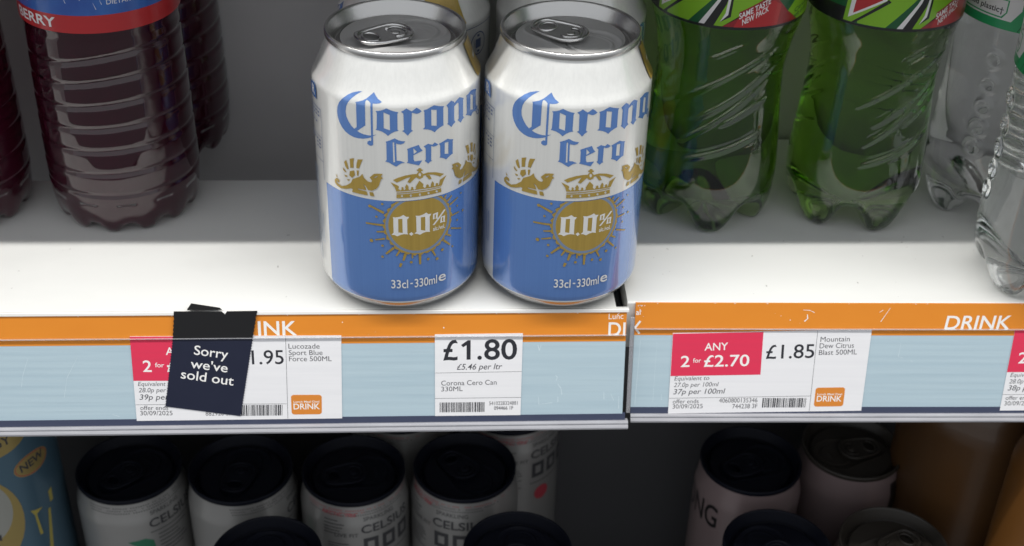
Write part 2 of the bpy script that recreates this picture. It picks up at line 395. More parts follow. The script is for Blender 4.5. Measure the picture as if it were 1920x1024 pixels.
rail('price rail right of the gap under the green soda bottles', RR, 100.4, 470, 1.9, -0.1, lettersR,
     chips(104, 290, -0.1, 14, 5, .35)+chips(101, 104, -1.0, 12, 8, .8)+scratch((172, 3), (175, 3.2), (177, 4.2))+scratch((174, 5), (174.3, 7), (173, 8.2), w=.5)
     + scratch((209.5, 2), (206, 8.3), w=.25)+scratch((205, 4), (206.5, 3)), exR)

# ------------------------------------------------------------------ price tags
def price_tag(label, fn, quad, shapes, parts):
    """quad: tl tr br bl in (s, t)"""
    c = fn(quad[3][0]/2+quad[2][0]/2, -quad[2][1], 0); root = empty('price_tag', c)
    F = lambda s, v, h: tuple(a-b for a, b in zip(fn(s, v, h), c))
    tag(root, label, 'price tag', 'price tags in the shelf rails')
    def slab(b, q, h0, h1, m):
        P = [T(*p) for p in q]; lo = [b.vert(F(*p, h0)) for p in P]; hi = [b.vert(F(*p, h1)) for p in P]
        b.face(hi[::-1], m, False); b.face(lo, m, False)
        for k in range(len(P)):
            k2 = (k+1) % len(P); b.face((lo[k2], lo[k], hi[k], hi[k2]), m, False)
    b = MB(); slab(b, quad, 0.12, 0.34, 'paper'); b.art(F, shapes, h=0.36, dh=0.001); b.build('card', root)
    for name, q, m, sh in parts:
        if name == 'drink_badge':
            (ax, ay), (bx, by), (ex, ey), (fx_, fy_) = q; rq = []
            for cu, cv, a0 in ((.9, .12, 270), (.9, .88, 0), (.1, .88, 90), (.1, .12, 180)):
                for j in range(5):
                    a = R(a0+j*22.5); u = cu+.1*math.cos(a); w = cv+.12*math.sin(a)
                    tx, ty = ax+(bx-ax)*u, ay+(by-ay)*u; ox, oy = fx_+(ex-fx_)*u, fy_+(ey-fy_)*u; rq.append((tx+(ox-tx)*w, ty+(oy-ty)*w))
            q = rq
        b = MB(); slab(b, q, 0.345, 0.40, m) if q else None
        b.art(F, sh, h=0.41 if q else 0.37, dh=0.001); b.build(name, root)
    return root
def barcode(x0, x1, t0, t1, x2, x3, seed):
    rnd = random.Random(seed); out = []; u = 0
    while u < 1:
        w = rnd.choice((.012, .012, .02, .03)); g = rnd.choice((.010, .012, .02))
        a, c = u, min(1, u+w)
        out += poly([T(x0+(x1-x0)*a, t0), T(x0+(x1-x0)*c, t0), T(x2+(x3-x2)*c, t1), T(x2+(x3-x2)*a, t1)])
        u += w+g
    return out
def badge_sh(x0, y0, x1, y1):
    return [('whiteprint', text('Lunch Meal Deal', T(x0+1.0, y0+3.6), T(x1-1.0, y0+3.6), 0.9, 0.01)), ('whiteprint', text('DRINK', T(x0+0.9, y1-2.4), T(x1-0.9, y1-2.4), 2.6, 0.012))]
def P_(*p): return [tuple(q) for q in p]
def seg(a, b, w=0.16): return bar(T(*a), T(*b), w)
def spans(rows, m='greyink'):
    return [(m, text(s, T(*a), T(*b), cap, *o)) for s, a, b, cap, *o in rows]
# the £1.80 tag
price_tag('white tag priced £1.80 under the white and blue cans', RL, P_((15.9, 10.8), (52.8, 10.6), (52.4, 48.3), (15.8, 48.3)),
    [('ink', text('£', T(19.4, 22.4), T(25.6, 22.35), 8.9, 0.012)), ('ink', poly([(30.9, -22.3), (30.9, -13.5), (29.7, -13.5), (26.9, -15.6), (27.7, -16.7), (29.2, -15.7), (29.2, -22.3)])), ('ink', poly(circle(34.7, -21.5, .95, 16))), ('ink', text('80', T(36.6, 22.3), T(50.5, 22.2), 8.9, 0.014)), ('greyink', text('£5.46 per ltr', T(25.0, 26.9), T(44.3, 26.8), 2.6, 0.006, 0.25)),
     ('greyink', seg((15.9, 28.3), (52.6, 28.0))), ('greyink', seg((15.8, 40.1), (52.5, 40.0))),
     *spans([('Corona Cero Can', (18.5, 34.1), (42.0, 33.9), 2.2), ('330ML', (18.5, 36.8), (27.6, 36.7), 2.1),
             ('5410228324881', (38.9, 43.5), (51.1, 43.4), 1.7), ('094466 1F', (41.0, 45.7), (49.2, 45.6), 1.6, 0.01)])],
    [('barcode', None, 'ink', [('ink', barcode(17.8, 36.9, 42.0, 46.6, 17.8, 36.9, 4))])])
# the £1.85 tag
price_tag('white and crimson tag offering any 2 for £2.70 with price £1.85', RR, P_((116.8, 13.6), (202.5, 11.7), (201.9, 50.0), (116.9, 51.2)),
    [('ink', text('£1.85', T(157.7, 25.4), T(178.6, 24.9), 6.3, 0.006)),
     *spans([('Mountain', (180.7, 17.5), (193.4, 17.2), 2.3), ('Dew Citrus', (180.6, 20.5), (195.5, 20.2), 2.3), ('Blast 500ML', (180.6, 23.6), (197.1, 23.3), 2.3),
             ('Equivalent to', (118.7, 35.6), (133.9, 35.3), 1.9, 0, 0.2), ('27.0p per 100ml', (118.6, 38.7), (138.2, 38.3), 2.0, 0, 0.2), ('37p per 100ml', (118.6, 42.1), (141.3, 41.7), 2.4, 0.004, 0.2),
             ('offer ends', (118.7, 46.5), (130.0, 46.3), 1.9), ('30/09/2025', (118.7, 48.9), (131.9, 48.7), 2.0), ('4060800135346', (138.9, 46.1), (155.7, 45.9), 2.1), ('744238 3F', (144.9, 48.9), (155.9, 48.7), 2.1)]),
     ('greyink', seg((117.1, 44.0), (179.0, 42.9))), ('greyink', seg((179.1, 12.4), (178.9, 50.2)))],
    [('promo_panel', P_((116.9, 13.9), (155.7, 13.0), (156.0, 32.8), (117.0, 33.5)), 'pink',
      [('whiteprint', text('ANY', T(130.9, 21.6), T(141.0, 21.3), 3.4, 0.008)), ('whiteprint', text('2', T(121.1, 29.2), T(124.9, 29.1), 5.0, 0.01)),
       ('whiteprint', text('for', T(126.3, 27.2), T(129.8, 27.1), 2.0, 0.006)), ('whiteprint', text('£2.70', T(131.1, 29.1), T(150.7, 28.7), 5.2, 0.01))]),
     ('barcode', None, 'ink', [('ink', barcode(157.9, 177.2, 43.9, 48.4, 157.9, 177.1, 9))]),
     ('drink_badge', P_((180.8, 39.0), (193.7, 38.8), (193.6, 47.8), (180.7, 48.0)), 'badge', badge_sh(180.8, 38.9, 193.6, 47.9))])
# the half covered tag
price_tag('white and crimson tag half hidden behind the black sold out sign', RL, P_((-109.7, 10.6), (-23.0, 10.9), (-23.7, 48.9), (-109.9, 49.0)),
    [('ink', text('£1.95', T(-66.5, 23.5), T(-47.2, 23.5), 6.2, 0.006)),
     *spans([('Lucozade', (-45.0, 16.6), (-32.1, 16.7), 2.2), ('Sport Blue', (-45.0, 19.5), (-31.0, 19.6), 2.2), ('Force 500ML', (-45.0, 22.3), (-27.3, 22.4), 2.2),
             ('Equivalent to', (-108.1, 32.9), (-93.6, 33.0), 1.9, 0, 0.2), ('28.0p per 100ml', (-108.1, 35.8), (-88.6, 35.9), 2.0, 0, 0.2), ('39p per 100ml', (-108.0, 39.2), (-85.0, 39.3), 2.4, 0.004, 0.2),
             ('offer ends', (-108.0, 43.9), (-96.4, 44.0), 1.9), ('30/09/2025', (-108.2, 46.4), (-94.8, 46.5), 2.0), ('882920 3F', (-81.0, 46.9), (-70.2, 46.9), 1.9)]),
     ('greyink', seg((-109.7, 41.5), (-46.9, 41.8))), ('greyink', seg((-46.0, 11.1), (-46.6, 48.7)))],
    [('promo_panel', P_((-109.7, 10.7), (-71.0, 10.8), (-71.2, 30.9), (-109.8, 30.5)), 'pink',
      [('whiteprint', text('ANY', T(-95.6, 18.9), T(-85.5, 19.0), 3.3, 0.008)), ('whiteprint', text('2', T(-105.5, 26.4), T(-101.9, 26.5), 5.0, 0.01)),
       ('whiteprint', text('for', T(-100.4, 24.4), T(-96.7, 24.5), 2.0, 0.006)), ('whiteprint', text('£2.80', T(-95.6, 26.5), T(-76.2, 26.6), 5.2, 0.01))]),
     ('barcode', None, 'ink', [('ink', barcode(-67.5, -48.4, 42.2, 47.2, -67.5, -48.7, 12))]),
     ('drink_badge', P_((-44.9, 37.7), (-32.0, 37.8), (-32.2, 46.8), (-44.9, 46.8)), 'badge', badge_sh(-44.9, 37.75, -32.1, 46.8))])
# the tag cut by the right edge of the photo
price_tag('white and crimson tag below the water bottles, cut by the photo edge', RR, P_((264.9, 11.9), (350.6, 11.2), (350.0, 49.4), (263.6, 50.0)),
    [('ink', text('£1.75', T(305.7, 24.4), T(326.6, 24.2), 6.3, 0.012)),
     *spans([('Equivalent to', (265.9, 33.9), (281.0, 33.8), 1.9, 0, 0.2), ('28.0p per 100ml', (265.8, 37.0), (285.2, 36.8), 2.0, 0, 0.2), ('38p per 100ml', (265.7, 40.3), (288.3, 40.2), 2.4, 0.004, 0.2),
             ('offer ends', (265.4, 44.8), (276.7, 44.7), 1.9), ('30/09/2025', (265.2, 47.5), (278.4, 47.4), 2.0)]),
     ('greyink', seg((263.8, 42.3), (326.0, 42.0)))],
    [('promo_panel', P_((264.9, 12.0), (303.7, 11.7), (303.5, 31.3), (264.2, 31.6)), 'pink',
      [('whiteprint', text('2', T(268.4, 27.4), T(272.3, 27.3), 5.0, 0.01)), ('whiteprint', text('for', T(273.6, 25.3), T(277.2, 25.2), 2.0, 0.006)), ('whiteprint', text('£2.80', T(278.4, 27.3), T(298.0, 27.1), 5.2, 0.01))]),
     ('barcode', None, 'ink', [('ink', barcode(305.9, 325.2, 43.0, 47.4, 305.9, 325.1, 19))])])

# ------------------------------------------------------------------ sold out sign
def sold_out():
    tl, tr, br, bl = (-90.6, 1.3), (-57.1, 0.2), (-66.2, 47.2), (-97.6, 42.3)
    c = RL(-80, -46, 0); root = empty('sold_out_sign', c)
    F = lambda s, v, h: tuple(a-b for a, b in zip(RL(s, v, h), c))
    tag(root, 'black sold out card with painted navy reflection, stuck askew over a price tag', 'sign')
    lerp = lambda a, b, t: (a[0]+(b[0]-a[0])*t, a[1]+(b[1]-a[1])*t)
    def serr(a, b, n, amp):
        out = []; dx, dy = b[0]-a[0], b[1]-a[1]; L = math.hypot(dx, dy); nx, ny = dy/L, -dx/L
        for k in range(n):
            for q, s in ((k/n, 0), ((k+.5)/n, amp)): out.append((a[0]+dx*q+nx*s, a[1]+dy*q+ny*s))
        return out
    def slab(name, loop, h0, h1, m, sh=()):
        b = MB(); P = [T(*p) for p in loop]; tr_ = poly(P)
        b.art(F, [(m, tr_)], h=h1)
        n = len(P); lo = [b.vert(F(*p, h0)) for p in P]; hi = [b.vert(F(*p, h1)) for p in P]
        for k in range(n): b.face((lo[k], lo[(k+1) % n], hi[(k+1) % n], hi[k]), m, False)
        b.art(F, sh, h=h1+0.03, dh=0.002)
        return b.build(name, root)
    k = 0.243
    ml, mr = lerp(tl, bl, k), lerp(tr, br, k)
    card = serr(ml, bl, 26, 0.35)+[bl, lerp(bl, br, .12), lerp(bl, br, .5)]+serr(br, mr, 30, 0.35)+[mr]
    sh = [('whiteprint', text('Sorry', T(-84.1, 18.7), T(-70.3, 20.9), 4.1, 0.006)), ('whiteprint', text("we've", T(-85.9, 24.7), T(-70.8, 27.0), 4.0, 0.006)), ('whiteprint', text('sold out', T(-90.2, 29.4), T(-68.7, 33.0), 4.1, 0.006))]
    slab('card', card, 0.42, 0.62, 'signreflect', sh)
    tl, tr = (-90.9, -0.5), (-56.9, -0.5)
    tape = [tl, *serr(lerp(tl, ml, .2), ml, 5, 0.3), ml, mr, *serr(mr, lerp(tr, mr, .2), 6, 0.3), tr, (-69.4, -0.4), (-70.2, 1.0), (-71.4, -0.3)]
    slab('tape', tape, 0.72, 0.95, 'signblack')
    # torn flap of tape folded back over the shelf edge
    b = MB()
    loop = [(-84.4, 2.2), (-72.5, -0.2), (-71.4, -1.7), (-85.5, -1.7)]
    lo = [b.vert(tuple(a-q for a, q in zip(FL(s, d, z), c))) for (s, d), z in zip(loop, (1.6, 1.0, 1.2, 1.2))]
    hi = [b.vert(tuple(a-q for a, q in zip(FL(s, d, z), c))) for (s, d), z in zip(loop, (1.9, 1.3, 1.5, 1.5))]
    b.face(hi, 'signblack', False); b.face(lo[::-1], 'signblack', False)
    for q in range(4): b.face((lo[q], lo[(q+1) % 4], hi[(q+1) % 4], hi[q]), 'signblack', False)
    b.build('torn_flap', root)
sold_out()

# ------------------------------------------------------------------ drink cans
def CAN_ART():
    return [
        ('canblue', rect(-31.4, 8.4, 74, 56.0)),
        ('canblue', poly([(-11.02, 100.51), (-12.67, 100.29), (-14.97, 99.57), (-16.95, 98.43), (-19.08, 96.54), (-20.68, 94.55), (-21.55, 92.62), (-21.89, 90.57), (-21.74, 88.53), (-21.01, 86.38), (-19.77, 84.53), (-18.23, 83.16), (-16.41, 82.26), (-14.34, 81.72), (-12.34, 81.70), (-10.39, 81.95), (-8.48, 82.51), (-7.40, 82.92), (-6.33, 83.66), (-5.02, 84.52), (-6.06, 84.14), (-7.37, 83.80), (-8.70, 83.71), (-10.31, 83.88), (-11.67, 84.23), (-12.83, 84.74), (-14.04, 85.34), (-15.31, 86.34), (-16.57, 88.11), (-17.40, 89.83), (-17.61, 91.86), (-17.18, 94.04), (-16.34, 95.77), (-15.07, 97.45), (-13.57, 98.88), (-12.13, 99.86)])),
        ('canblue', poly([(-13.25, 96.58), (-11.70, 97.09), (-10.32, 97.62), (-8.96, 98.39), (-7.62, 99.54), (-6.16, 100.80), (-5.31, 99.68), (-4.33, 98.70), (-2.73, 97.82), (-3.62, 97.32), (-4.89, 97.07), (-5.90, 97.04), (-6.21, 97.11), (-7.08, 97.06), (-7.68, 97.63), (-8.71, 98.02), (-9.13, 97.55), (-9.36, 87.68), (-12.83, 84.74), (-14.04, 85.34), (-12.99, 86.25), (-12.94, 88.71), (-12.84, 96.31)])),
        ('canblue', poly([(-7.08, 97.06), (-6.21, 97.11), (-6.42, 84.27), (-6.45, 80.18), (-6.72, 79.72), (-7.39, 79.46), (-8.18, 79.56), (-8.83, 80.11), (-8.75, 80.97), (-7.98, 81.57), (-7.24, 81.57)])),
        ('canblue', poly([(-5.10, 94.26), (-3.70, 94.47), (-2.44, 94.90), (-1.05, 95.66), (0.30, 95.02), (1.76, 94.49), (3.36, 94.15), (2.98, 93.39), (2.91, 86.89), (3.33, 86.46), (1.82, 86.06), (0.56, 85.35), (-0.72, 84.25), (-1.82, 85.25), (-3.19, 86.00), (-5.34, 86.49), (-4.94, 87.09), (-4.69, 93.48)], [(-2.16, 93.95), (0.12, 92.96), (0.09, 86.59), (-2.22, 87.41)])),
        ('canblue', poly([(4.35, 94.32), (5.35, 94.82), (6.36, 95.58), (7.34, 94.83), (8.34, 94.20), (9.23, 94.79), (10.20, 95.50), (11.27, 94.74), (12.16, 93.79), (11.25, 93.17), (10.22, 92.95), (9.08, 93.35), (8.40, 93.64), (8.09, 86.61), (8.72, 86.12), (7.82, 85.51), (6.66, 84.21), (5.56, 85.54), (4.62, 86.28), (5.33, 86.67), (5.20, 93.46)])),
        ('canblue', poly([(12.82, 93.96), (14.41, 94.33), (15.76, 94.90), (17.14, 95.35), (19.11, 94.57), (21.48, 93.91), (21.11, 93.24), (21.16, 86.39), (21.22, 86.00), (19.66, 85.52), (18.49, 84.97), (17.35, 84.06), (15.96, 85.12), (14.60, 85.76), (12.52, 86.32), (13.27, 86.90), (13.20, 93.29)], [(15.97, 93.75), (18.25, 93.18), (18.21, 86.50), (15.97, 87.17)])),
        ('canblue', poly([(22.55, 93.89), (23.49, 94.51), (24.79, 95.23), (26.13, 94.47), (26.48, 93.72), (27.71, 94.56), (29.19, 95.22), (30.35, 94.69), (31.79, 93.94), (31.38, 93.26), (31.45, 86.33), (32.10, 85.65), (31.05, 85.21), (30.05, 84.17), (28.88, 85.31), (28.20, 85.98), (28.87, 86.31), (28.75, 92.95), (28.08, 93.32), (26.38, 92.36), (26.40, 86.60), (27.04, 85.54), (25.99, 85.05), (24.97, 84.11), (23.98, 85.13), (22.95, 86.01), (23.34, 86.46), (23.34, 92.61)])),
        ('canblue', poly([(33.31, 94.34), (34.70, 94.49), (36.73, 95.07), (38.74, 94.79), (42.04, 93.57), (41.51, 93.04), (41.73, 86.68), (43.94, 85.52), (43.04, 84.93), (41.82, 84.05), (39.97, 85.04), (38.37, 85.03), (37.23, 84.10), (35.35, 85.18), (33.06, 86.27), (33.87, 86.65), (33.68, 93.49)], [(36.49, 93.63), (38.50, 92.51), (38.77, 86.28), (36.46, 87.14)])),
        ('canblue', poly([(45.87, 82.15), (45.64, 81.61), (44.97, 81.45), (44.12, 81.68), (43.33, 82.22), (42.78, 82.96), (42.57, 83.71), (42.73, 84.28), (43.24, 84.52), (44.00, 84.34), (44.85, 83.77), (45.56, 82.95)], [(45.02, 82.55), (44.91, 82.14), (44.57, 81.97), (44.10, 82.06), (43.65, 82.40), (43.32, 82.89), (43.19, 83.42), (43.28, 83.84), (43.58, 84.04), (44.02, 83.96), (44.49, 83.61), (44.86, 83.09)])),
        ('canblue', poly([(-1.66, 81.76), (-0.01, 82.39), (1.76, 83.26), (3.24, 82.40), (4.49, 82.03), (5.69, 81.88), (5.10, 81.07), (3.96, 80.69), (2.96, 80.86), (2.22, 81.09), (2.31, 73.75), (3.57, 73.67), (5.45, 72.84), (4.05, 72.56), (3.16, 72.01), (2.13, 71.22), (0.75, 72.02), (-0.49, 72.85), (-2.01, 73.35), (-1.48, 73.95), (-1.42, 81.20)], [(0.97, 81.57), (1.53, 81.71), (1.67, 73.18), (1.03, 73.03)])),
        ('canblue', poly([(6.32, 78.59), (7.98, 79.16), (10.82, 79.90), (11.46, 78.44), (12.37, 77.22), (8.70, 75.72), (8.80, 73.79), (9.17, 73.03), (12.19, 73.03), (11.52, 72.13), (10.84, 71.08), (9.67, 71.53), (6.09, 72.74), (6.61, 73.28), (6.56, 77.86)], [(8.74, 78.80), (10.14, 77.06), (8.83, 76.22)])),
        ('canblue', poly([(12.79, 78.94), (14.54, 79.76), (15.64, 79.25), (16.33, 78.96), (17.32, 79.73), (18.90, 78.49), (17.88, 78.03), (16.74, 78.07), (15.85, 78.49), (15.75, 72.49), (16.14, 72.11), (15.30, 71.86), (14.61, 71.23), (13.79, 72.02), (13.12, 72.72), (13.61, 73.07), (13.58, 78.09)])),
        ('canblue', poly([(19.19, 78.70), (20.83, 79.11), (23.02, 79.75), (24.32, 79.11), (25.91, 78.66), (25.67, 78.03), (25.61, 72.99), (25.75, 72.56), (24.32, 72.12), (22.37, 71.01), (21.12, 71.97), (19.37, 72.75), (19.76, 73.23), (19.69, 77.71)], [(21.75, 78.41), (23.50, 78.31), (23.50, 73.12), (21.68, 73.60)])),
        ('cangold', poly([(10.70, 69.94), (11.62, 69.74), (11.75, 69.20), (12.41, 68.94), (12.14, 68.41), (11.61, 68.58), (11.73, 67.89), (10.54, 68.07), (10.68, 68.64), (10.03, 68.81), (9.90, 69.32), (10.56, 69.38)])),
        ('cangold', poly([(0.73, 65.35), (2.66, 66.37), (5.48, 67.23), (8.32, 67.57), (10.14, 67.46), (10.26, 66.22), (9.60, 66.02), (7.52, 66.48), (5.84, 66.04), (3.91, 65.09), (2.11, 64.25), (1.48, 64.83)])),
        ('cangold', poly([(11.99, 67.06), (14.43, 67.39), (17.82, 66.70), (21.42, 65.01), (19.58, 64.23), (19.13, 64.65), (16.95, 65.80), (15.26, 66.34), (13.33, 66.44), (12.11, 66.22)])),
        ('cangold', poly([(10.28, 68.11), (11.87, 67.87), (12.52, 66.88), (12.38, 65.59), (11.03, 65.08), (9.86, 65.84), (9.61, 66.89)], [(11.72, 66.93), (11.64, 66.54), (11.42, 66.27), (11.13, 66.21), (10.84, 66.36), (10.63, 66.69), (10.56, 67.11), (10.64, 67.51), (10.86, 67.77), (11.15, 67.84), (11.44, 67.68), (11.65, 67.35)])),
        ('cangold', poly([(7.52, 66.48), (9.60, 66.07), (7.22, 63.79), (6.20, 64.32)])),
        ('cangold', poly([(13.33, 66.44), (15.11, 66.08), (15.94, 64.28), (14.82, 64.24)])),
        ('cangold', poly([(-0.32, 64.44), (1.33, 63.60), (2.72, 62.86), (2.96, 62.27), (2.61, 61.54), (3.57, 60.78), (4.04, 61.35), (3.85, 61.95), (4.24, 62.32), (4.75, 61.91), (4.61, 61.33), (4.98, 60.81), (5.58, 61.42), (5.26, 62.18), (5.93, 63.46), (6.68, 62.22), (6.53, 61.20), (7.17, 60.70), (7.75, 61.24), (7.58, 61.79), (8.03, 62.09), (8.54, 61.68), (8.43, 61.11), (8.87, 60.64), (9.58, 61.17), (9.41, 61.93), (10.89, 64.43), (12.48, 62.64), (12.33, 61.48), (13.00, 60.77), (13.69, 61.23), (13.56, 61.90), (14.17, 62.25), (14.72, 61.66), (14.66, 61.08), (15.44, 60.71), (15.64, 61.99), (16.22, 63.10), (16.92, 62.13), (16.77, 60.98), (17.35, 60.63), (17.73, 61.12), (17.56, 61.67), (18.23, 61.94), (18.73, 61.36), (18.52, 60.82), (19.11, 60.81), (19.33, 61.93), (19.57, 62.90), (22.53, 64.07), (21.26, 62.25), (20.32, 60.22), (19.87, 60.14), (10.58, 60.59), (1.89, 60.31), (1.35, 62.13)])),
        ('cangold', poly([(1.96, 59.83), (10.57, 60.05), (20.02, 59.80), (20.02, 59.53), (10.57, 59.67), (1.95, 59.42)])),
        ('cangold', poly([(1.94, 59.03), (10.56, 59.20), (20.01, 59.06), (20.10, 57.39), (10.81, 57.43), (1.91, 57.40)], [(4.50, 58.29), (4.40, 57.98), (4.17, 57.79), (3.88, 57.80), (3.65, 58.01), (3.57, 58.32), (3.67, 58.63), (3.90, 58.82), (4.19, 58.81), (4.42, 58.60)], [(7.94, 58.20), (7.85, 57.89), (7.61, 57.72), (7.32, 57.75), (7.09, 57.97), (7.01, 58.29), (7.10, 58.60), (7.34, 58.77), (7.63, 58.74), (7.86, 58.52)], [(11.51, 58.15), (11.42, 57.85), (11.17, 57.70), (10.88, 57.75), (10.64, 57.98), (10.55, 58.31), (10.65, 58.61), (10.89, 58.76), (11.19, 58.72), (11.42, 58.48)], [(15.08, 58.11), (14.98, 57.82), (14.73, 57.68), (14.42, 57.75), (14.17, 57.99), (14.08, 58.33), (14.17, 58.62), (14.43, 58.76), (14.73, 58.70), (14.98, 58.45)], [(18.59, 58.06), (18.49, 57.78), (18.22, 57.65), (17.90, 57.74), (17.64, 58.01), (17.54, 58.35), (17.64, 58.64), (17.90, 58.76), (18.23, 58.67), (18.49, 58.41)])),
        ('cangold', poly([(-16.74, 71.91), (-14.68, 72.67), (-15.05, 70.81), (-15.11, 68.45), (-16.60, 67.99)])),
        ('cangold', poly([(38.66, 67.99), (37.17, 68.45), (37.11, 70.81), (36.74, 72.67), (38.81, 71.91)])),
        ('cangold', poly([(-13.08, 72.59), (-10.91, 73.01), (-11.63, 71.44), (-12.65, 68.70), (-13.86, 68.66), (-13.59, 70.93)])),
        ('cangold', poly([(35.66, 70.93), (35.92, 68.66), (34.71, 68.70), (33.69, 71.44), (32.97, 73.01), (35.15, 72.59)])),
        ('cangold', poly([(-19.50, 69.67), (-18.42, 70.87), (-17.89, 69.34), (-17.41, 67.29), (-18.12, 66.97), (-18.96, 68.10)])),
        ('cangold', poly([(41.02, 68.10), (40.18, 66.97), (39.47, 67.29), (39.95, 69.34), (40.48, 70.87), (41.56, 69.67)])),
        ('cangold', poly([(-20.29, 66.88), (-20.07, 67.06), (-18.48, 65.60), (-19.02, 65.27), (-20.03, 65.94)])),
        ('cangold', poly([(42.09, 65.94), (41.08, 65.27), (40.55, 65.60), (42.13, 67.06), (42.36, 66.88)])),
        ('cangold', poly([(-19.63, 64.01), (-18.17, 64.07), (-18.31, 63.43), (-19.11, 63.30)])),
        ('cangold', poly([(41.17, 63.30), (40.37, 63.43), (40.24, 64.07), (41.69, 64.01)])),
        ('cangold', poly([(-18.50, 62.38), (-17.18, 62.77), (-17.23, 62.22), (-17.94, 61.92)])),
        ('cangold', poly([(40.00, 61.92), (39.29, 62.22), (39.25, 62.77), (40.56, 62.38)])),
        ('cangold', poly([(-16.85, 66.44), (-14.92, 67.33), (-14.55, 65.37), (-15.99, 63.75), (-17.19, 64.55)])),
        ('cangold', poly([(39.25, 64.55), (38.05, 63.75), (36.62, 65.37), (36.98, 67.33), (38.91, 66.44)])),
        ('cangold', poly([(-13.76, 67.66), (-12.76, 67.79), (-13.10, 65.48), (-13.62, 65.34)])),
        ('cangold', poly([(35.68, 65.34), (35.16, 65.48), (34.82, 67.79), (35.82, 67.66)])),
        ('cangold', poly([(-24.34, 62.93), (-23.37, 61.83), (-23.91, 61.46)])),
        ('cangold', poly([(45.97, 61.46), (45.43, 61.83), (46.40, 62.93)])),
        ('cangold', poly([(-15.67, 63.40), (-12.52, 65.19), (-11.30, 66.68), (-10.82, 65.17), (-9.11, 63.78), (-7.75, 63.61), (-7.36, 64.43), (-8.38, 65.71), (-6.58, 67.51), (-5.01, 67.82), (-3.23, 67.85), (-3.37, 67.39), (-3.91, 66.73), (-3.05, 66.10), (-3.85, 65.42), (-4.32, 64.03), (-4.78, 62.48), (-5.78, 61.14), (-7.60, 59.98), (-9.24, 60.04), (-10.13, 61.63), (-11.27, 62.34), (-10.39, 61.12), (-9.92, 59.80), (-13.46, 59.79), (-13.60, 59.39), (-9.76, 59.23), (-9.42, 57.60), (-13.97, 57.54), (-16.22, 57.54), (-15.81, 58.88), (-16.74, 58.97), (-18.92, 57.97), (-21.60, 57.27), (-23.77, 57.60), (-25.14, 58.53), (-25.19, 59.87), (-23.90, 61.16), (-22.60, 60.79), (-22.28, 59.71), (-23.10, 59.39), (-23.67, 59.99), (-24.14, 59.41), (-23.45, 58.88), (-21.29, 58.45), (-18.98, 59.46), (-16.52, 61.50)], [(-6.65, 66.03), (-5.23, 66.91), (-5.09, 66.72), (-5.72, 65.95), (-6.37, 65.72)])),
        ('cangold', poly([(38.58, 61.50), (41.04, 59.46), (43.35, 58.45), (45.51, 58.88), (46.20, 59.41), (45.73, 59.99), (45.16, 59.39), (44.34, 59.71), (44.67, 60.79), (45.96, 61.16), (47.25, 59.87), (47.21, 58.53), (45.84, 57.60), (43.66, 57.27), (40.99, 57.97), (38.80, 58.97), (37.87, 58.88), (38.28, 57.54), (36.03, 57.54), (31.48, 57.60), (31.82, 59.23), (35.66, 59.39), (35.53, 59.79), (31.98, 59.80), (32.45, 61.12), (33.34, 62.34), (32.19, 61.63), (31.30, 60.04), (29.67, 59.98), (27.84, 61.14), (26.84, 62.48), (26.38, 64.03), (25.92, 65.42), (25.11, 66.10), (25.98, 66.73), (25.43, 67.39), (25.30, 67.85), (27.07, 67.82), (28.64, 67.51), (30.44, 65.71), (29.42, 64.43), (29.81, 63.61), (31.18, 63.78), (32.89, 65.17), (33.36, 66.68), (34.58, 65.19), (37.74, 63.40)], [(28.43, 65.72), (27.78, 65.95), (27.15, 66.72), (27.29, 66.91), (28.71, 66.03)])),
        ('cangold', poly([(-8.66, 59.26), (-7.17, 59.26), (-6.69, 57.55), (-8.46, 57.66)])),
        ('cangold', poly([(30.52, 57.66), (28.76, 57.55), (29.23, 59.26), (30.72, 59.26)])),
        ('cangold', bar((-3.13, 50.61), (-8.42, 53.07), 1.09, 0.76)),
        ('cangold', bar((-3.42, 44.97), (-10.67, 44.97), 0.94, 0.65)),
        ('cangold', bar((-3.10, 42.09), (-6.33, 41.65), 0.78, 0.54)),
        ('cangold', bar((-3.05, 38.86), (-7.00, 37.85), 0.78, 0.54)),
        ('cangold', bar((0.43, 34.86), (-2.84, 31.71), 1.12, 0.78)),
        ('cangold', bar((3.04, 33.91), (1.26, 30.96), 0.94, 0.65)),
        ('cangold', bar((4.99, 31.94), (4.00, 28.69), 1.25, 0.87)),
        ('cangold', bar((3.18, 27.46), (2.61, 25.73), 1.19, 0.83)),
        ('cangold', bar((7.65, 31.55), (7.62, 29.50), 0.75, 0.52)),
        ('cangold', bar((10.71, 31.42), (10.70, 26.20), 1.19, 0.83)),
        ('cangold', bar((15.70, 32.07), (17.25, 28.80), 0.88, 0.61)),
        ('cangold', bar((21.04, 34.86), (24.20, 31.64), 0.94, 0.65)),
        ('cangold', bar((22.34, 37.22), (24.72, 35.63), 0.78, 0.54)),
        ('cangold', bar((24.71, 39.21), (30.45, 36.75), 0.69, 0.48)),
        ('cangold', bar((24.88, 44.97), (29.15, 45.07), 0.69, 0.48)),
        ('cangold', bar((22.68, 52.19), (25.10, 54.11), 0.78, 0.54)),
        ('cangold', bar((24.01, 50.20), (28.32, 52.02), 0.78, 0.54)),
        ('cangold', bar((21.40, 54.43), (22.36, 55.32), 0.75, 0.52)),
        ('cangold', poly(circle(-8.70, 53.02, 0.65, 10))),
        ('cangold', poly(circle(-8.54, 37.27, 0.76, 10))),
        ('cangold', poly(circle(-4.22, 30.32, 0.54, 10))),
        ('cangold', poly(circle(-4.08, 35.50, 0.54, 10))),
        ('cangold', poly(circle(7.13, 27.72, 0.60, 10))),
        ('cangold', poly(circle(14.08, 28.04, 0.60, 10))),
        ('cangold', poly(circle(17.96, 27.16, 0.65, 10))),
        ('cangold', poly(circle(20.39, 30.66, 0.65, 10))),
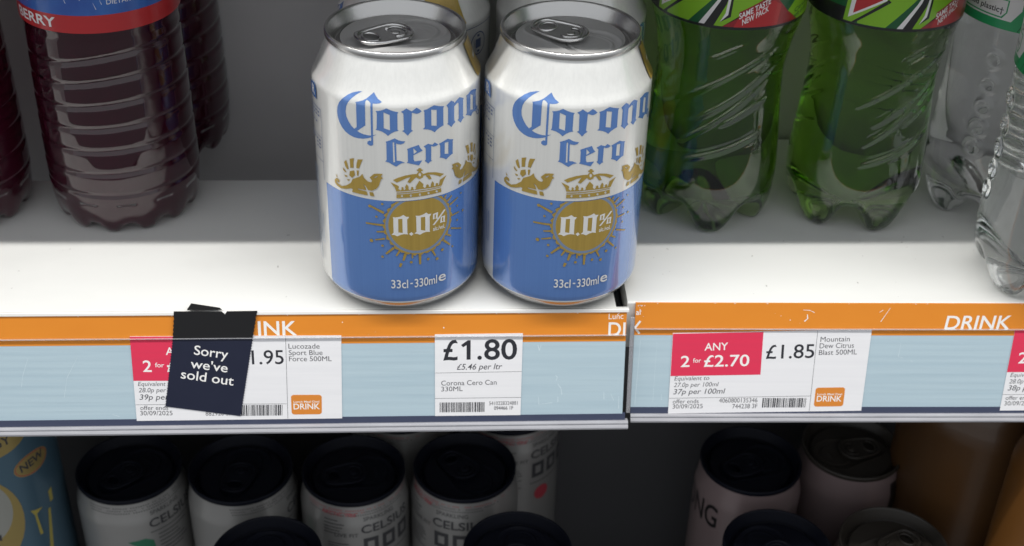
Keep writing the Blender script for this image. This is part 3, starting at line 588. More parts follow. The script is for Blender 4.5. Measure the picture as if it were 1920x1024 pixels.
        ('cangold', poly(circle(25.44, 30.35, 0.43, 10))),
        ('cangold', poly(circle(31.32, 44.79, 0.54, 10))),
        ('cangold', poly(circle(27.99, 41.70, 0.43, 10))),
        ('cangold', poly(circle(27.96, 48.35, 0.43, 10))),
        ('cangold', poly(circle(30.10, 53.25, 0.38, 10))),
        ('cangold', poly(circle(-3.68, 54.61, 0.49, 10))),
        ('cangold', poly(circle(-6.12, 48.61, 0.49, 10))),
        ('cangold', poly([(24.70, 45.00), (25.24, 45.96), (24.55, 46.84), (24.43, 47.75), (24.70, 48.78), (23.52, 49.39), (23.64, 50.40), (23.41, 51.32), (22.48, 51.86), (22.34, 52.85), (22.06, 53.79), (21.13, 54.23), (20.58, 54.98), (20.05, 55.77), (18.91, 55.82), (18.47, 55.95), (17.92, 55.95), (16.68, 55.95), (16.01, 55.95), (15.18, 55.95), (14.24, 55.95), (13.35, 55.95), (12.47, 55.95), (11.51, 55.95), (10.60, 55.95), (9.65, 55.95), (8.80, 55.95), (7.84, 55.95), (6.92, 55.95), (6.07, 55.95), (5.19, 55.95), (4.33, 55.95), (3.72, 55.95), (2.70, 55.95), (1.80, 55.95), (1.38, 55.51), (0.54, 55.06), (-0.31, 54.57), (-0.20, 53.29), (-1.24, 52.91), (-1.95, 52.25), (-1.57, 51.00), (-2.48, 50.42), (-3.22, 49.69), (-2.39, 48.48), (-3.26, 47.76), (-3.75, 46.89), (-2.99, 45.89), (-3.59, 45.00), (-3.73, 44.06), (-3.05, 43.20), (-3.41, 42.21), (-3.25, 41.29), (-2.21, 40.65), (-2.49, 39.58), (-2.42, 38.58), (-1.08, 38.26), (-1.21, 37.11), (-0.79, 36.26), (0.47, 36.12), (0.51, 34.91), (1.16, 34.23), (2.11, 33.93), (2.72, 33.21), (3.39, 32.52), (4.41, 32.46), (5.12, 31.76), (6.03, 31.54), (7.11, 31.99), (7.83, 31.09), (8.71, 30.62), (9.71, 31.42), (10.60, 30.76), (11.54, 30.71), (12.38, 31.47), (13.38, 31.01), (14.28, 31.26), (15.09, 31.79), (16.05, 31.83), (17.00, 32.02), (17.43, 33.17), (18.45, 33.26), (19.38, 33.56), (19.56, 34.78), (20.77, 34.83), (21.26, 35.66), (21.37, 36.73), (22.34, 37.16), (23.02, 37.83), (23.07, 38.85), (23.70, 39.57), (24.25, 40.37), (24.15, 41.37), (24.61, 42.21), (24.87, 43.12), (24.50, 44.09)])),
        ('canring', poly([(23.85, 45.00), (23.82, 45.87), (23.74, 46.73), (23.60, 47.58), (23.40, 48.43), (23.15, 49.26), (22.84, 50.07), (22.48, 50.86), (22.07, 51.62), (21.62, 52.36), (21.11, 53.07), (20.56, 53.74), (19.97, 54.37), (19.34, 54.96), (18.67, 55.51), (17.96, 55.95), (17.23, 55.95), (16.46, 55.95), (15.67, 55.95), (14.86, 55.95), (14.03, 55.95), (13.18, 55.95), (12.33, 55.95), (11.47, 55.95), (10.60, 55.95), (9.73, 55.95), (8.87, 55.95), (8.02, 55.95), (7.17, 55.95), (6.34, 55.95), (5.53, 55.95), (4.74, 55.95), (3.98, 55.95), (3.24, 55.95), (2.53, 55.51), (1.86, 54.96), (1.23, 54.37), (0.64, 53.74), (0.09, 53.07), (-0.42, 52.36), (-0.87, 51.62), (-1.28, 50.86), (-1.64, 50.07), (-1.95, 49.26), (-2.20, 48.43), (-2.40, 47.58), (-2.54, 46.73), (-2.62, 45.87), (-2.65, 45.00), (-2.62, 44.13), (-2.54, 43.27), (-2.40, 42.42), (-2.20, 41.57), (-1.95, 40.74), (-1.64, 39.93), (-1.28, 39.14), (-0.87, 38.38), (-0.42, 37.64), (0.09, 36.93), (0.64, 36.26), (1.23, 35.63), (1.86, 35.04), (2.53, 34.49), (3.24, 33.98), (3.97, 33.53), (4.74, 33.12), (5.53, 32.76), (6.34, 32.45), (7.17, 32.20), (8.02, 32.00), (8.87, 31.86), (9.73, 31.78), (10.60, 31.75), (11.47, 31.78), (12.33, 31.86), (13.18, 32.00), (14.03, 32.20), (14.86, 32.45), (15.67, 32.76), (16.46, 33.12), (17.23, 33.53), (17.96, 33.98), (18.67, 34.49), (19.34, 35.04), (19.97, 35.63), (20.56, 36.26), (21.11, 36.93), (21.62, 37.64), (22.07, 38.37), (22.48, 39.14), (22.84, 39.93), (23.15, 40.74), (23.40, 41.57), (23.60, 42.42), (23.74, 43.27), (23.82, 44.13)])),
        ('cangold', poly([(22.75, 45.00), (22.72, 45.79), (22.65, 46.59), (22.52, 47.37), (22.34, 48.14), (22.11, 48.91), (21.83, 49.65), (21.50, 50.37), (21.12, 51.08), (20.70, 51.75), (20.24, 52.40), (19.73, 53.01), (19.19, 53.59), (18.61, 54.13), (18.00, 54.64), (17.35, 55.10), (16.68, 55.52), (15.97, 55.90), (15.25, 55.95), (14.51, 55.95), (13.74, 55.95), (12.97, 55.95), (12.19, 55.95), (11.39, 55.95), (10.60, 55.95), (9.81, 55.95), (9.01, 55.95), (8.23, 55.95), (7.46, 55.95), (6.69, 55.95), (5.95, 55.95), (5.23, 55.90), (4.53, 55.52), (3.85, 55.10), (3.20, 54.64), (2.59, 54.13), (2.01, 53.59), (1.47, 53.01), (0.96, 52.40), (0.50, 51.75), (0.08, 51.08), (-0.30, 50.37), (-0.63, 49.65), (-0.91, 48.91), (-1.14, 48.14), (-1.32, 47.37), (-1.45, 46.59), (-1.52, 45.79), (-1.55, 45.00), (-1.52, 44.21), (-1.45, 43.41), (-1.32, 42.63), (-1.14, 41.86), (-0.91, 41.09), (-0.63, 40.35), (-0.30, 39.63), (0.08, 38.93), (0.50, 38.25), (0.96, 37.60), (1.47, 36.99), (2.01, 36.41), (2.59, 35.87), (3.20, 35.36), (3.85, 34.90), (4.52, 34.48), (5.23, 34.10), (5.95, 33.77), (6.69, 33.49), (7.46, 33.26), (8.23, 33.08), (9.01, 32.95), (9.81, 32.88), (10.60, 32.85), (11.39, 32.88), (12.19, 32.95), (12.97, 33.08), (13.74, 33.26), (14.51, 33.49), (15.25, 33.77), (15.97, 34.10), (16.68, 34.48), (17.35, 34.90), (18.00, 35.36), (18.61, 35.87), (19.19, 36.41), (19.73, 36.99), (20.24, 37.60), (20.70, 38.25), (21.12, 38.92), (21.50, 39.63), (21.83, 40.35), (22.11, 41.09), (22.34, 41.86), (22.52, 42.63), (22.65, 43.41), (22.72, 44.21)])),
        ('canlight', poly([(0.22, 48.92), (1.52, 48.85), (3.08, 49.14), (4.39, 49.91), (5.42, 49.03), (6.59, 48.85), (6.19, 48.06), (5.79, 47.79), (5.81, 41.52), (6.07, 40.89), (4.49, 41.15), (3.18, 40.89), (1.86, 40.20), (0.82, 40.82), (-0.44, 40.87), (0.45, 41.82), (0.47, 48.23)], [(2.33, 48.09), (3.97, 48.20), (3.98, 41.69), (2.29, 41.99)])),
        ('canlight', poly([(7.40, 41.84), (8.19, 40.92), (7.32, 40.15), (6.46, 41.10)])),
        ('canlight', poly([(9.10, 49.12), (10.70, 48.88), (12.20, 49.23), (13.44, 49.84), (14.27, 48.96), (15.54, 48.82), (14.97, 47.89), (14.82, 47.62), (14.77, 41.35), (14.91, 40.63), (13.36, 41.04), (12.11, 40.83), (10.73, 40.15), (9.66, 40.78), (8.51, 41.00), (9.40, 41.74), (9.36, 48.32)], [(11.18, 48.05), (13.01, 48.01), (12.95, 41.59), (11.16, 42.24)])),
        ('canlight', poly([(16.20, 48.51), (17.28, 48.69), (18.46, 48.81), (18.24, 46.89), (18.30, 45.81), (17.11, 46.29), (16.18, 45.92)], [(16.89, 48.03), (17.48, 48.08), (17.47, 46.44), (16.88, 46.41)])),
        ('canlight', poly([(21.14, 49.21), (21.87, 48.88), (16.80, 43.36), (16.05, 43.50)])),
        ('canlight', poly([(19.66, 46.32), (20.59, 46.33), (21.64, 46.39), (21.44, 44.52), (21.63, 43.37), (20.43, 43.62), (19.35, 43.50)], [(20.19, 45.85), (20.81, 45.80), (20.81, 44.02), (20.18, 44.01)])),
        ('canlight', text('alc./vol.', (16.2, 40.75), (21.5, 40.75), 1.75, 0.02)),
        ('canlight', text('33cl', (-1.0, 15.6), (5.7, 15.6), 3.9, 0.012)),
        ('canlight', rect(6.6, 17.3, 7.6, 17.9)),
        ('canlight', text('330ml', (8.3, 15.6), (17.8, 15.6), 3.9, 0.012)),
        ('canlight', text('e', (18.5, 15.9), (21.9, 15.9), 4.6, 0.012)),
        ('canblue', poly([(-44.0, 95.3), (-37.5, 96.6), (-35.9, 95.4), (-35.4, 90.4), (-44.0, 90.4)])),
        ('canlight', text('R', (-40.6, 91.6), (-37.0, 91.6), 3.6, 0.03)),
        ('canink', bar((-50, 87.2), (-32.2, 87.2), .35)),
        ('canink', bar((-32.2, 87.2), (-32.4, 56.5), .2)),
        ('canink', bar((-50, 75.0), (-32.2, 75.0), .2)),
        ('canink', bar((-50, 64.6), (-32.2, 64.6), .2)),
        ('canink', bar((-47.00, 85.60), (-45.60, 85.60), .7)),
        ('canink', bar((-44.60, 85.60), (-43.20, 85.60), .7)),
        ('canink', bar((-42.20, 85.60), (-40.80, 85.60), .7)),
        ('canink', bar((-39.80, 85.60), (-38.40, 85.60), .7)),
        ('canink', bar((-37.40, 85.60), (-36.00, 85.60), .7)),
        ('canink', bar((-35.00, 85.60), (-33.60, 85.60), .7)),
        ('canink', bar((-42.20, 84.00), (-40.80, 84.00), .7)),
        ('canink', bar((-39.80, 84.00), (-38.40, 84.00), .7)),
        ('canink', bar((-37.40, 84.00), (-36.00, 84.00), .7)),
        ('canink', bar((-35.00, 84.00), (-33.60, 84.00), .7)),
        ('canink', bar((-47.00, 82.40), (-45.60, 82.40), .7)),
        ('canink', bar((-44.60, 82.40), (-43.20, 82.40), .7)),
        ('canink', bar((-42.20, 82.40), (-40.80, 82.40), .7)),
        ('canink', bar((-44.60, 80.80), (-43.20, 80.80), .7)),
        ('canink', bar((-42.20, 80.80), (-40.80, 80.80), .7)),
        ('canink', bar((-39.80, 80.80), (-38.40, 80.80), .7)),
        ('canink', bar((-37.40, 80.80), (-36.00, 80.80), .7)),
        ('canink', bar((-44.60, 73.40), (-43.20, 73.40), .7)),
        ('canink', bar((-42.20, 73.40), (-40.80, 73.40), .7)),
        ('canink', bar((-39.80, 73.40), (-38.40, 73.40), .7)),
        ('canink', bar((-37.40, 73.40), (-36.00, 73.40), .7)),
        ('canink', bar((-35.00, 73.40), (-33.60, 73.40), .7)),
        ('canink', bar((-47.00, 71.80), (-45.60, 71.80), .7)),
        ('canink', bar((-44.60, 71.80), (-43.20, 71.80), .7)),
        ('canink', bar((-37.40, 71.80), (-36.00, 71.80), .7)),
        ('canink', bar((-35.00, 71.80), (-33.60, 71.80), .7)),
        ('canink', bar((-44.60, 70.20), (-43.20, 70.20), .7)),
        ('canink', bar((-37.40, 70.20), (-36.00, 70.20), .7)),
        ('canink', bar((-35.00, 70.20), (-33.60, 70.20), .7)),
        ('canring', bar((-45.50, 59.20), (-45.50, 44.90), .45)),
        ('canring', bar((-45.50, 44.20), (-45.50, 29.90), .45)),
        ('canring', bar((-45.50, 29.20), (-45.50, 14.90), .45)),
        ('canring', bar((-43.75, 59.50), (-43.75, 45.20), .45)),
        ('canring', bar((-43.75, 44.50), (-43.75, 30.20), .45)),
        ('canring', bar((-43.75, 29.50), (-43.75, 15.20), .45)),
        ('canring', bar((-42.00, 59.80), (-42.00, 45.50), .45)),
        ('canring', bar((-42.00, 44.80), (-42.00, 30.50), .45)),
        ('canring', bar((-42.00, 29.80), (-42.00, 15.50), .45)),
        ('canring', bar((-40.25, 60.10), (-40.25, 45.80), .45)),
        ('canring', bar((-40.25, 45.10), (-40.25, 30.80), .45)),
        ('canring', bar((-40.25, 30.10), (-40.25, 15.80), .45)),
        ('canring', bar((-38.50, 60.40), (-38.50, 46.10), .45)),
        ('canring', bar((-38.50, 45.40), (-38.50, 31.10), .45)),
        ('canring', bar((-38.50, 30.40), (-38.50, 16.10), .45)),
        ('canring', bar((-36.75, 40.00), (-36.75, 25.70), .45)),
        ('canring', bar((-35.00, 40.00), (-35.00, 25.70), .45)),
        ('cangold', poly([(45, 97.8), (62, 97.8), (60, 111), (43, 111)])),
        ('canlight', bar((49, 104), (55, 104.5), 1.2)),
        ('canink', bar((58, 95), (80, 95), .3)),
        ('canink', bar((58, 95), (58, 60), .3)),
        ('canink', bar((80, 95), (80, 60), .3)),
        ('canink', poly(circle(69, 87, 5.2, 28), circle(69, 87, 4.7, 28))),
        ('canink', rect(67.2, 85, 70.8, 89)),
        ('canink', rect(68.2, 90, 69.8, 91)),
        ('canink', rect(68.2, 83, 69.8, 84)),
        ('canblue', bar((62, 74), (62, 60), 2.2)),
        ('canblue', bar((68, 77), (68, 60), 2.2))]


def interp(prof, z):
    for (z0, r0), (z1, r1) in zip(prof, prof[1:]):
        if z0 <= z <= z1: return r0+(r1-r0)*(z-z0)/max(z1-z0, 1e-6)
    return prof[-1][1]
def refine(prof, step):
    out = []
    for (z0, r0), (z1, r1) in zip(prof, prof[1:]):
        n = max(1, int(math.hypot(z1-z0, r1-r0)/step))
        out += [(z0+(z1-z0)*k/n, r0+(r1-r0)*k/n) for k in range(n)]
    return out+[prof[-1]]
def lid_parts(parent, z, Rr, ang, mlid, mtab, zrim=0):
    """can end with rolled seam, countersink, beads and stay-on tab; ang = direction of the mouth; z = top of the seam"""
    b = MB(); k = Rr/27.3
    prof = [(-2.9, 26.5), (-2.6, 27.2), (-2.2, 27.33), (-0.9, 27.33), (-0.35, 27.2), (0, 26.85), (0.02, 26.5), (-0.25, 26.15), (-0.9, 25.9), (-3.0, 25.1), (-5.6, 24.0), (-6.4, 23.6), (-6.55, 23.1), (-6.3, 22.6), (-5.2, 22.1), (-4.75, 21.8), (-4.55, 21.3)]
    b.lathe([(z+p, r*k) for p, r in prof], 96, 'seam' if mlid == 'alu' else mlid)
    ca, sa = math.cos(ang), math.sin(ang)
    def sst(a, c, x): t = max(0, min(1, (x-a)/(c-a))); return t*t*(3-2*t)
    def height(x, y):
        # local: +X towards the mouth
        X, Y = x*ca+y*sa, -x*sa+y*ca
        X /= k; Y /= k
        t = max(0, min(1, (X+12.5)/(8.5+12.5))); cx_ = -12.5+t*21; rr = 6.5+(11.6-6.5)*t
        d = math.hypot(X-cx_, Y)-rr
        h = -0.55*(1-sst(-0.9, 0.7, d))
        h += 0.42*math.exp(-((d-1.0)/0.55)**2)
        e = math.hypot((X-9.2)/9.6, Y/8.6); h += -0.5*math.exp(-((e-1)/0.04)**2)+0.45*math.exp(-((e-0.90)/0.04)**2)
        h += 0.28*math.exp(-(((X-12.5)/1.1)**2+((Y)/3.0)**2))
        h += 0.8*math.exp(-((X*X+Y*Y)/2.4**2)**2)
        return h
    nr, nt = 44, 144; rows = []
    for i in range(nr+1):
        r = 21.3*k*(1-i/nr)
        if i == nr: c0 = b.vert((0, 0, z-4.55+height(0, 0))); break
        rows.append([b.vert((r*math.sin(2*math.pi*j/nt), -r*math.cos(2*math.pi*j/nt), z-4.55+(height(r*math.sin(2*math.pi*j/nt), -r*math.cos(2*math.pi*j/nt)) if i else 0))) for j in range(nt)])
    for a, c in zip(rows, rows[1:]):
        for j in range(nt): b.face((a[j], a[(j+1) % nt], c[(j+1) % nt], c[j]), mlid)
    for j in range(nt): b.face((rows[-1][j], rows[-1][(j+1) % nt], c0), mlid)
    lid = b.build('lid', parent)
    # tab
    b = MB(); zt = z-3.1
    def fn(X, Y, Z): return (k*(X*ca-Y*sa), k*(X*sa+Y*ca), zt+Z)
    out = []
    for j in range(17): a = -math.pi/2+math.pi*j/16; out.append((-0.3+6.6*math.cos(a), 7.6*math.sin(a)))
    out += [(-4, 7.5), (-8, 7.1), (-11.8, 6.2)]
    for j in range(1, 12): a = math.pi/2+math.pi*j/12; out.append((-12.6+3.5*math.cos(a), 5.9*math.sin(a)))
    out += [(-11.8, -6.2), (-8, -7.1), (-4, -7.5)]
    b.tube([(x, y, 0.15 if x > -10 else 0.15+0.5*(-x-10)/8) for x, y in out], 0.85, mtab, 8, True, fn)
    fing = [(-10.6+3.2*math.cos(a), 4.3*math.sin(a)) for a in [2*math.pi*j/24 for j in range(24)]]
    riv = [(0.2+3.7*math.cos(a), 4.4*math.sin(a)) for a in [R(-125)+R(250)*j/20 for j in range(21)]]+[(0.2+2.9*math.cos(a), 3.6*math.sin(a)) for a in [R(125)-R(250)*j/20 for j in range(21)]]
    b.tube([(x, y, 0.25) for x, y in fing], 0.55, mtab, 8, True, fn)
    tr = poly(out, fing, riv)
    b.art(lambda u, v, h: fn(u, v, h), [(mtab, tr)], h=0.25)
    b.art(lambda u, v, h: fn(u, v, h), [(mtab, tr)], h=-0.35)
    b.tube([(0.2+3.9*math.cos(a), 4.6*math.sin(a), 0.35) for a in [R(-120)+R(240)*j/20 for j in range(21)]], 0.5, mtab, 8, False, fn)
    tb = b.build('tab', lid)
    b = MB(); pr = [(-0.9, 2.1), (0.2, 2.0), (0.55, 1.7), (0.7, 1.1), (0.6, 0.5), (0.55, 0.05)]
    b.lathe([(zt+p, r*k) for p, r in pr], 24, mtab, close_top=True); b.build('rivet', lid)
    return lid
CANP = [(0.6, 22.6), (0.0, 23.4), (0.15, 24.3), (1.2, 26.0), (3.0, 28.4), (5.4, 30.6), (7.6, 32.2), (9.2, 32.9), (11, 33.1), (95.4, 33.1), (96.6, 33.0), (97.5, 32.6), (98.6, 31.9), (100.5, 30.95), (104, 29.5), (108, 28.1), (110.5, 27.2), (111.8, 26.6), (112.8, 26.3)]
def beer_can(label, loc, rot, lid_ang):
    root = empty('drink_can', (*loc, 0), rot)
    tag(root, label, 'can', 'white and blue beer cans')
    b = MB(); b.lathe(refine(CANP, 2.0), 128, 'canwhite')
    b.lathe([(0.6, 22.6), (4, 21), (8, 14), (10, 0.2)], 64, 'alu')
    def fn(u, v, h):
        r = interp(CANP, v)+h; a = u/33.1; return (r*math.sin(a), -r*math.cos(a), v)
    b.art(fn, CAN_ART(), h=0.05, du=1.6, dh=0.004, vcuts=(9.2, 11, 95.4, 96.6, 97.5, 98.6, 100.5, 104, 108, 110.5))
    b.lathe([(0.2, 24.5), (1.25, 26.1), (3.05, 28.5), (5.4, 30.72), (7.3, 32.1)], 96, 'alu2')
    b.build('body', root)
    lid_parts(root, 115, 27.3, lid_ang-rot, 'alu', 'alu2')
    return root
beer_can('left white and blue can of the front pair, its tab pointing back right', (0, 0), 0, R(34))
beer_can('right white and blue can of the front pair, beside the shelf gap', (67.65, 3.43), R(-1.95/33.1*57.3), R(-33))
beer_can('white and blue can hidden behind the left front can, in shade', (2.5, 68), R(-62), R(80))
beer_can('white and blue can hidden behind the right front can, beside the green soda', (71, 71.5), R(35), R(200))

# ------------------------------------------------------------------ slim cans on the shelf below
SLIMP = [(0.6, 20.5), (0, 21.3), (0.3, 22.3), (3, 25), (6, 27.2), (9, 28.3), (11, 28.6), (138, 28.6), (140, 28.45), (142, 27.9), (147, 26.9), (150, 26.4), (152.4, 26.1)]
def slim_can(label, loc, rot, body, art, lidm='blacklid', lid_ang=0.6, group='black lidded slim cans on the lower shelf'):
    root = empty('slim_can', (*loc, -306.9), rot); tag(root, label, 'can', group)
    b = MB(); b.lathe(refine(SLIMP, 3), 72, body); b.lathe([(0.6, 20.5), (7, 12), (9, 0.2)], 32, 'alu')
    def fn(u, v, h):
        r = interp(SLIMP, v)+h; a = u/28.6; return (r*math.sin(a), -r*math.cos(a), v)
    b.art(fn, art, h=0.06, du=2.0, dh=0.004, vcuts=(138, 140, 142, 147)); b.build('body', root)
    lid_parts(root, 155, 27.0, lid_ang, lidm, lidm)
    return root
def slim_art(leaf=False, flavour=True, squares=True):
    g = 'slimgrey'; rnd = random.Random(3); out = []
    # v = z + 306.9 ; word starts at u = 0
    out.append((g, text('SPARKLING', (1.5, 156-5.0), (19.5, 156-5.0), 2.0, 0.008)))
    out[-1] = (g, text('SPARKLING', (1.5, 142.8), (19.5, 142.8), 2.2, 0.008))
    out.append((g, text('CELSIUS', (0, 135.2), (30, 135.2), 5.2, 0.02)))
    dots = []
    for j in range(3):
        for i in range(60-8*j):
            if rnd.random() < .85: dots += poly(circle(-32+i*1.35+j*.6, 149.5-j*1.5, 0.38, 6))
    out.append(('slimred' if flavour else g, dots[:len(dots)//2])); out.append((g, dots[len(dots)//2:]))
    if flavour:
        out.append(('slimred', text('ARCTIC VIBE', (-22, 146), (-2, 146), 2.0, 0.008)))
        out.append(('slimgrey', text('LIVE FIT', (-14, 133), (-1.5, 133), 2.4, 0.01)))
        for q in range(5): out.append((g, bar((-20, 143-q*2.0), (-8-rnd.random()*5, 143-q*2.0), 0.5)))
        for q in range(8): out.append((g, bar((-18, 128-q*1.8), (-4-rnd.random()*6, 128-q*1.8), 0.5)))
    if squares:
        for q in range(3):
            x = 1+q*10.4; out.append((g, poly([(x, 121), (x+8, 121), (x+8, 131.5), (x, 131.5)], [(x+2.2, 123.5), (x+2.2, 129), (x+5.8, 129), (x+5.8, 123.5)])))
        out.append((g, bar((0, 117), (30, 117), 0.5))); out.append(('slimred', poly(circle(8, 108, 5, 20))))
    else: out.append((g, bar((0, 132), (30, 132), 0.5)))
    if leaf:
        out.append(('slimgreen', poly([(-12, 128), (-3, 129), (1, 126.5), (2, 118), (-3, 121)]))); out.append(('slimgreen', poly([(-8, 118), (-1, 119), (2, 112), (-6, 112)])))
        for q in range(6): out.append((g, bar((4, 129-q*2.6), (14+rnd.random()*10, 129-q*2.6), 0.6)))
    return out
A0 = slim_art(); A1 = slim_art(leaf=True, flavour=False, squares=False)
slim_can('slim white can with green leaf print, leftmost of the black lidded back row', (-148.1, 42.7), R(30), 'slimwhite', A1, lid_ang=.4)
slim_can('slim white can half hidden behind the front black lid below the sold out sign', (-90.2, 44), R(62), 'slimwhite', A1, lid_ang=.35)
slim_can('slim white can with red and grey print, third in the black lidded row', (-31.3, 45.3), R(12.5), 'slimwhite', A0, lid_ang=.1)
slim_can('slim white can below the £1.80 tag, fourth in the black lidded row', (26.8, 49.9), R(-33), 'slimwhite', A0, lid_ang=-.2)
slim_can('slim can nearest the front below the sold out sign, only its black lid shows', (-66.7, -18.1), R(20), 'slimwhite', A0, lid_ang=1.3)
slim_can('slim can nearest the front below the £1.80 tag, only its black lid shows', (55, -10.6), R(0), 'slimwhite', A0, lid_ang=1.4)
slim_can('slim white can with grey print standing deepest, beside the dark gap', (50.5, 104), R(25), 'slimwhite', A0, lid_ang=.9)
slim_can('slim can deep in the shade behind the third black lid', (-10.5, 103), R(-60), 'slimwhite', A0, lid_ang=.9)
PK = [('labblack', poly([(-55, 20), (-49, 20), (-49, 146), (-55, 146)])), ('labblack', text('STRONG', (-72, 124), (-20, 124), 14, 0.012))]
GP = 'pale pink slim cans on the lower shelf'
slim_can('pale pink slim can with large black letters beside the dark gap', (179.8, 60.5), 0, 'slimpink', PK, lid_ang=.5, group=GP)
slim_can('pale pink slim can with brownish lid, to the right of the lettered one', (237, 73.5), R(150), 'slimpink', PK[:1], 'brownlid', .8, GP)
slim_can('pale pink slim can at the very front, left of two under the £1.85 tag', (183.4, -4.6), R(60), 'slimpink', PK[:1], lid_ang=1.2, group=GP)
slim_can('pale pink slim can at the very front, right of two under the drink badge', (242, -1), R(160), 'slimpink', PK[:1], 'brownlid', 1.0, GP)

# ------------------------------------------------------------------ other things on the lower shelf
def blue_can():
    root = empty('tall_can', (-214, 32, -306.9)); tag(root, 'blue and gold tall can at the far left of the lower shelf', 'can')
    P = [(0, 25), (4, 29), (9, 32.6), (12, 33), (214, 33), (218, 32), (226, 28), (229, 27)]
    b = MB(); b.lathe(refine(P, 4), 72, 'bluecan', close_bottom=True)
    def fn(u, v, h):
        r = interp(P, v)+h; a = u/33.0; return (r*math.sin(a), -r*math.cos(a), v)
    o = 306.9; k = 33*math.pi/180
    el = lambda cu, cv, ru, rv: poly(circle(cu*k, cv+o, ru, 36, rv))
    b.art(fn, [('palegold', el(20, -104, 24, 11)), ('slimgrey', text('ENERGY', (2*k, -110+o), (46*k, -108+o), 5, 0.02)),
               ('palegold', el(60, -126.5, 10.5, 6.5)), ('slimred', el(60, -126.5, 9.9, 6.0)), ('palegold', el(60, -126.5, 9.5, 5.6)), ('slimgrey', text('NEW', (48*k, -128.6+o), (73*k, -127+o), 4.5, 0.025)),
               ('palegold', el(4, -153, 22, 30)), ('cream', el(3, -146, 18, 22)), ('slimgrey', text('PREMIUM', (-22*k, -165+o), (20*k, -166+o), 4, 0.015)),
               ('yellow', poly([(48*k, -154+o), (52*k, -155+o), (60*k, -156+o), (53*k, -158+o), (55*k, -172+o), (52*k, -172+o), (51*k, -158+o)])),
               ('yellow', poly([(69*k, -150+o), (74*k, -149+o), (73*k, -157+o), (69*k, -157+o)])), ('yellow', poly([(65*k, -160+o), (68*k, -160+o), (62*k, -185+o), (58*k, -185+o)]))], h=0.06, du=2, dh=.004)
    b.build('body', root)
    lid_parts(root, 231.5, 27.3, 0.5, 'alu', 'alu2')
blue_can()
def amber_reflection():  # bottle shape added in place of a brown reflection in the glass
    root = empty('reflection_bottle', (300, 66, -306.9)); tag(root, 'brown bottle shape in place of a glass reflection, lower right', 'bottle')
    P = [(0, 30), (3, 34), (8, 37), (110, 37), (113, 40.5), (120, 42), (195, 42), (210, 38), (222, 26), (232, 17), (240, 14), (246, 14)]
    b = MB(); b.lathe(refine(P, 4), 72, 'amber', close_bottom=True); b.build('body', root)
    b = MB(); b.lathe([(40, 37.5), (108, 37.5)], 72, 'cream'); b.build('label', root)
    b = MB(); b.lathe([(244, 15.5), (258, 15.5), (259.5, 14)], 48, 'orangereflect', close_top=True, close_bottom=True); b.build('cap', root)
amber_reflection()
def orange_reflection():  # can shape added in place of an orange reflection in the glass
    root = empty('drink_can', (322, -4, -306.9)); tag(root, 'orange can shape in place of a glass reflection, bottom right corner', 'can')
    b = MB(); b.lathe(refine([(0, 24), (4, 28), (10, 32.6), (12, 33), (208, 33), (212, 32), (222, 28), (228, 26.6)], 4), 72, 'orangereflect', close_bottom=True); b.build('body', root)
    lid_parts(root, 230.5, 27.3, 0.5, 'orangereflect', 'orangereflect')
orange_reflection()

# ------------------------------------------------------------------ plastic bottles
def seg_dist(u, z, s, Rm):
    (u0, z0), (u1, z1) = s
    ax, az = R(u0)*Rm, z0; bx, bz = R(u1)*Rm, z1; px, pz = u*Rm, z
    dx, dz = bx-ax, bz-az; t = ((px-ax)*dx+(pz-az)*dz)/(dx*dx+dz*dz)
    tc = max(0, min(1, t)); d = math.hypot(px-ax-dx*tc, pz-az-dz*tc)
    return d, tc
def bottle_body(prof, Hs, n_feet, rf0, rf1, dip, zc, zside, disp, m, nt=240, zstep=0.8):
    b = MB(); Rm = interp(prof, zside)
    def basez(r, a):
        w = (0.5+0.5*math.cos(n_feet*a)); w = w*w*(3-2*w)
        if n_feet < 8: w = w**0.75
        x = r/Rm
        zv = zside-(zside-zc)*math.sqrt(max(0, 1-x*x))
        if r < rf0: zf = zc*(1-(r/rf0))**1.3
        elif r < rf1: zf = 0
        else: q = (r-rf1)/(Rm-rf1); zf = zside*(1-math.sqrt(max(0, 1-q*q)))
        if dip: zv = zf+dip*math.exp(-((r-(rf0+rf1)/2)/6)**2)
        return zf*w+zv*(1-w)
    rows = []; c0 = b.vert((0, 0, basez(0, 0)))
    rr = [Rm*math.sin(math.pi/2*k/30) for k in range(1, 31)]
    for r in rr:
        rows.append([b.vert((r*math.sin(2*math.pi*j/nt), -r*math.cos(2*math.pi*j/nt), basez(r, 2*math.pi*j/nt))) for j in range(nt)])
    zz = []; z = zside+zstep
    while z < 118: zz.append(z); z += zstep
    while z < prof[-1][0]: zz.append(z); z += 4
    zz.append(prof[-1][0])
    for z in zz:
        r = interp(prof, z); row = []
        for j in range(nt):
            a = 2*math.pi*j/nt
            aa = a if a <= math.pi else a-2*math.pi
            q = r+disp(aa, z); row.append(b.vert((q*math.sin(a), -q*math.cos(a), z)))
        rows.append(row)
    for j in range(nt): b.face((c0, rows[0][(j+1) % nt], rows[0][j]), m)
    for p, q in zip(rows, rows[1:]):
        for j in range(nt): b.face((p[j], p[(j+1) % nt], q[(j+1) % nt], q[j]), m)
    b.face(rows[-1], m, False)
    return b
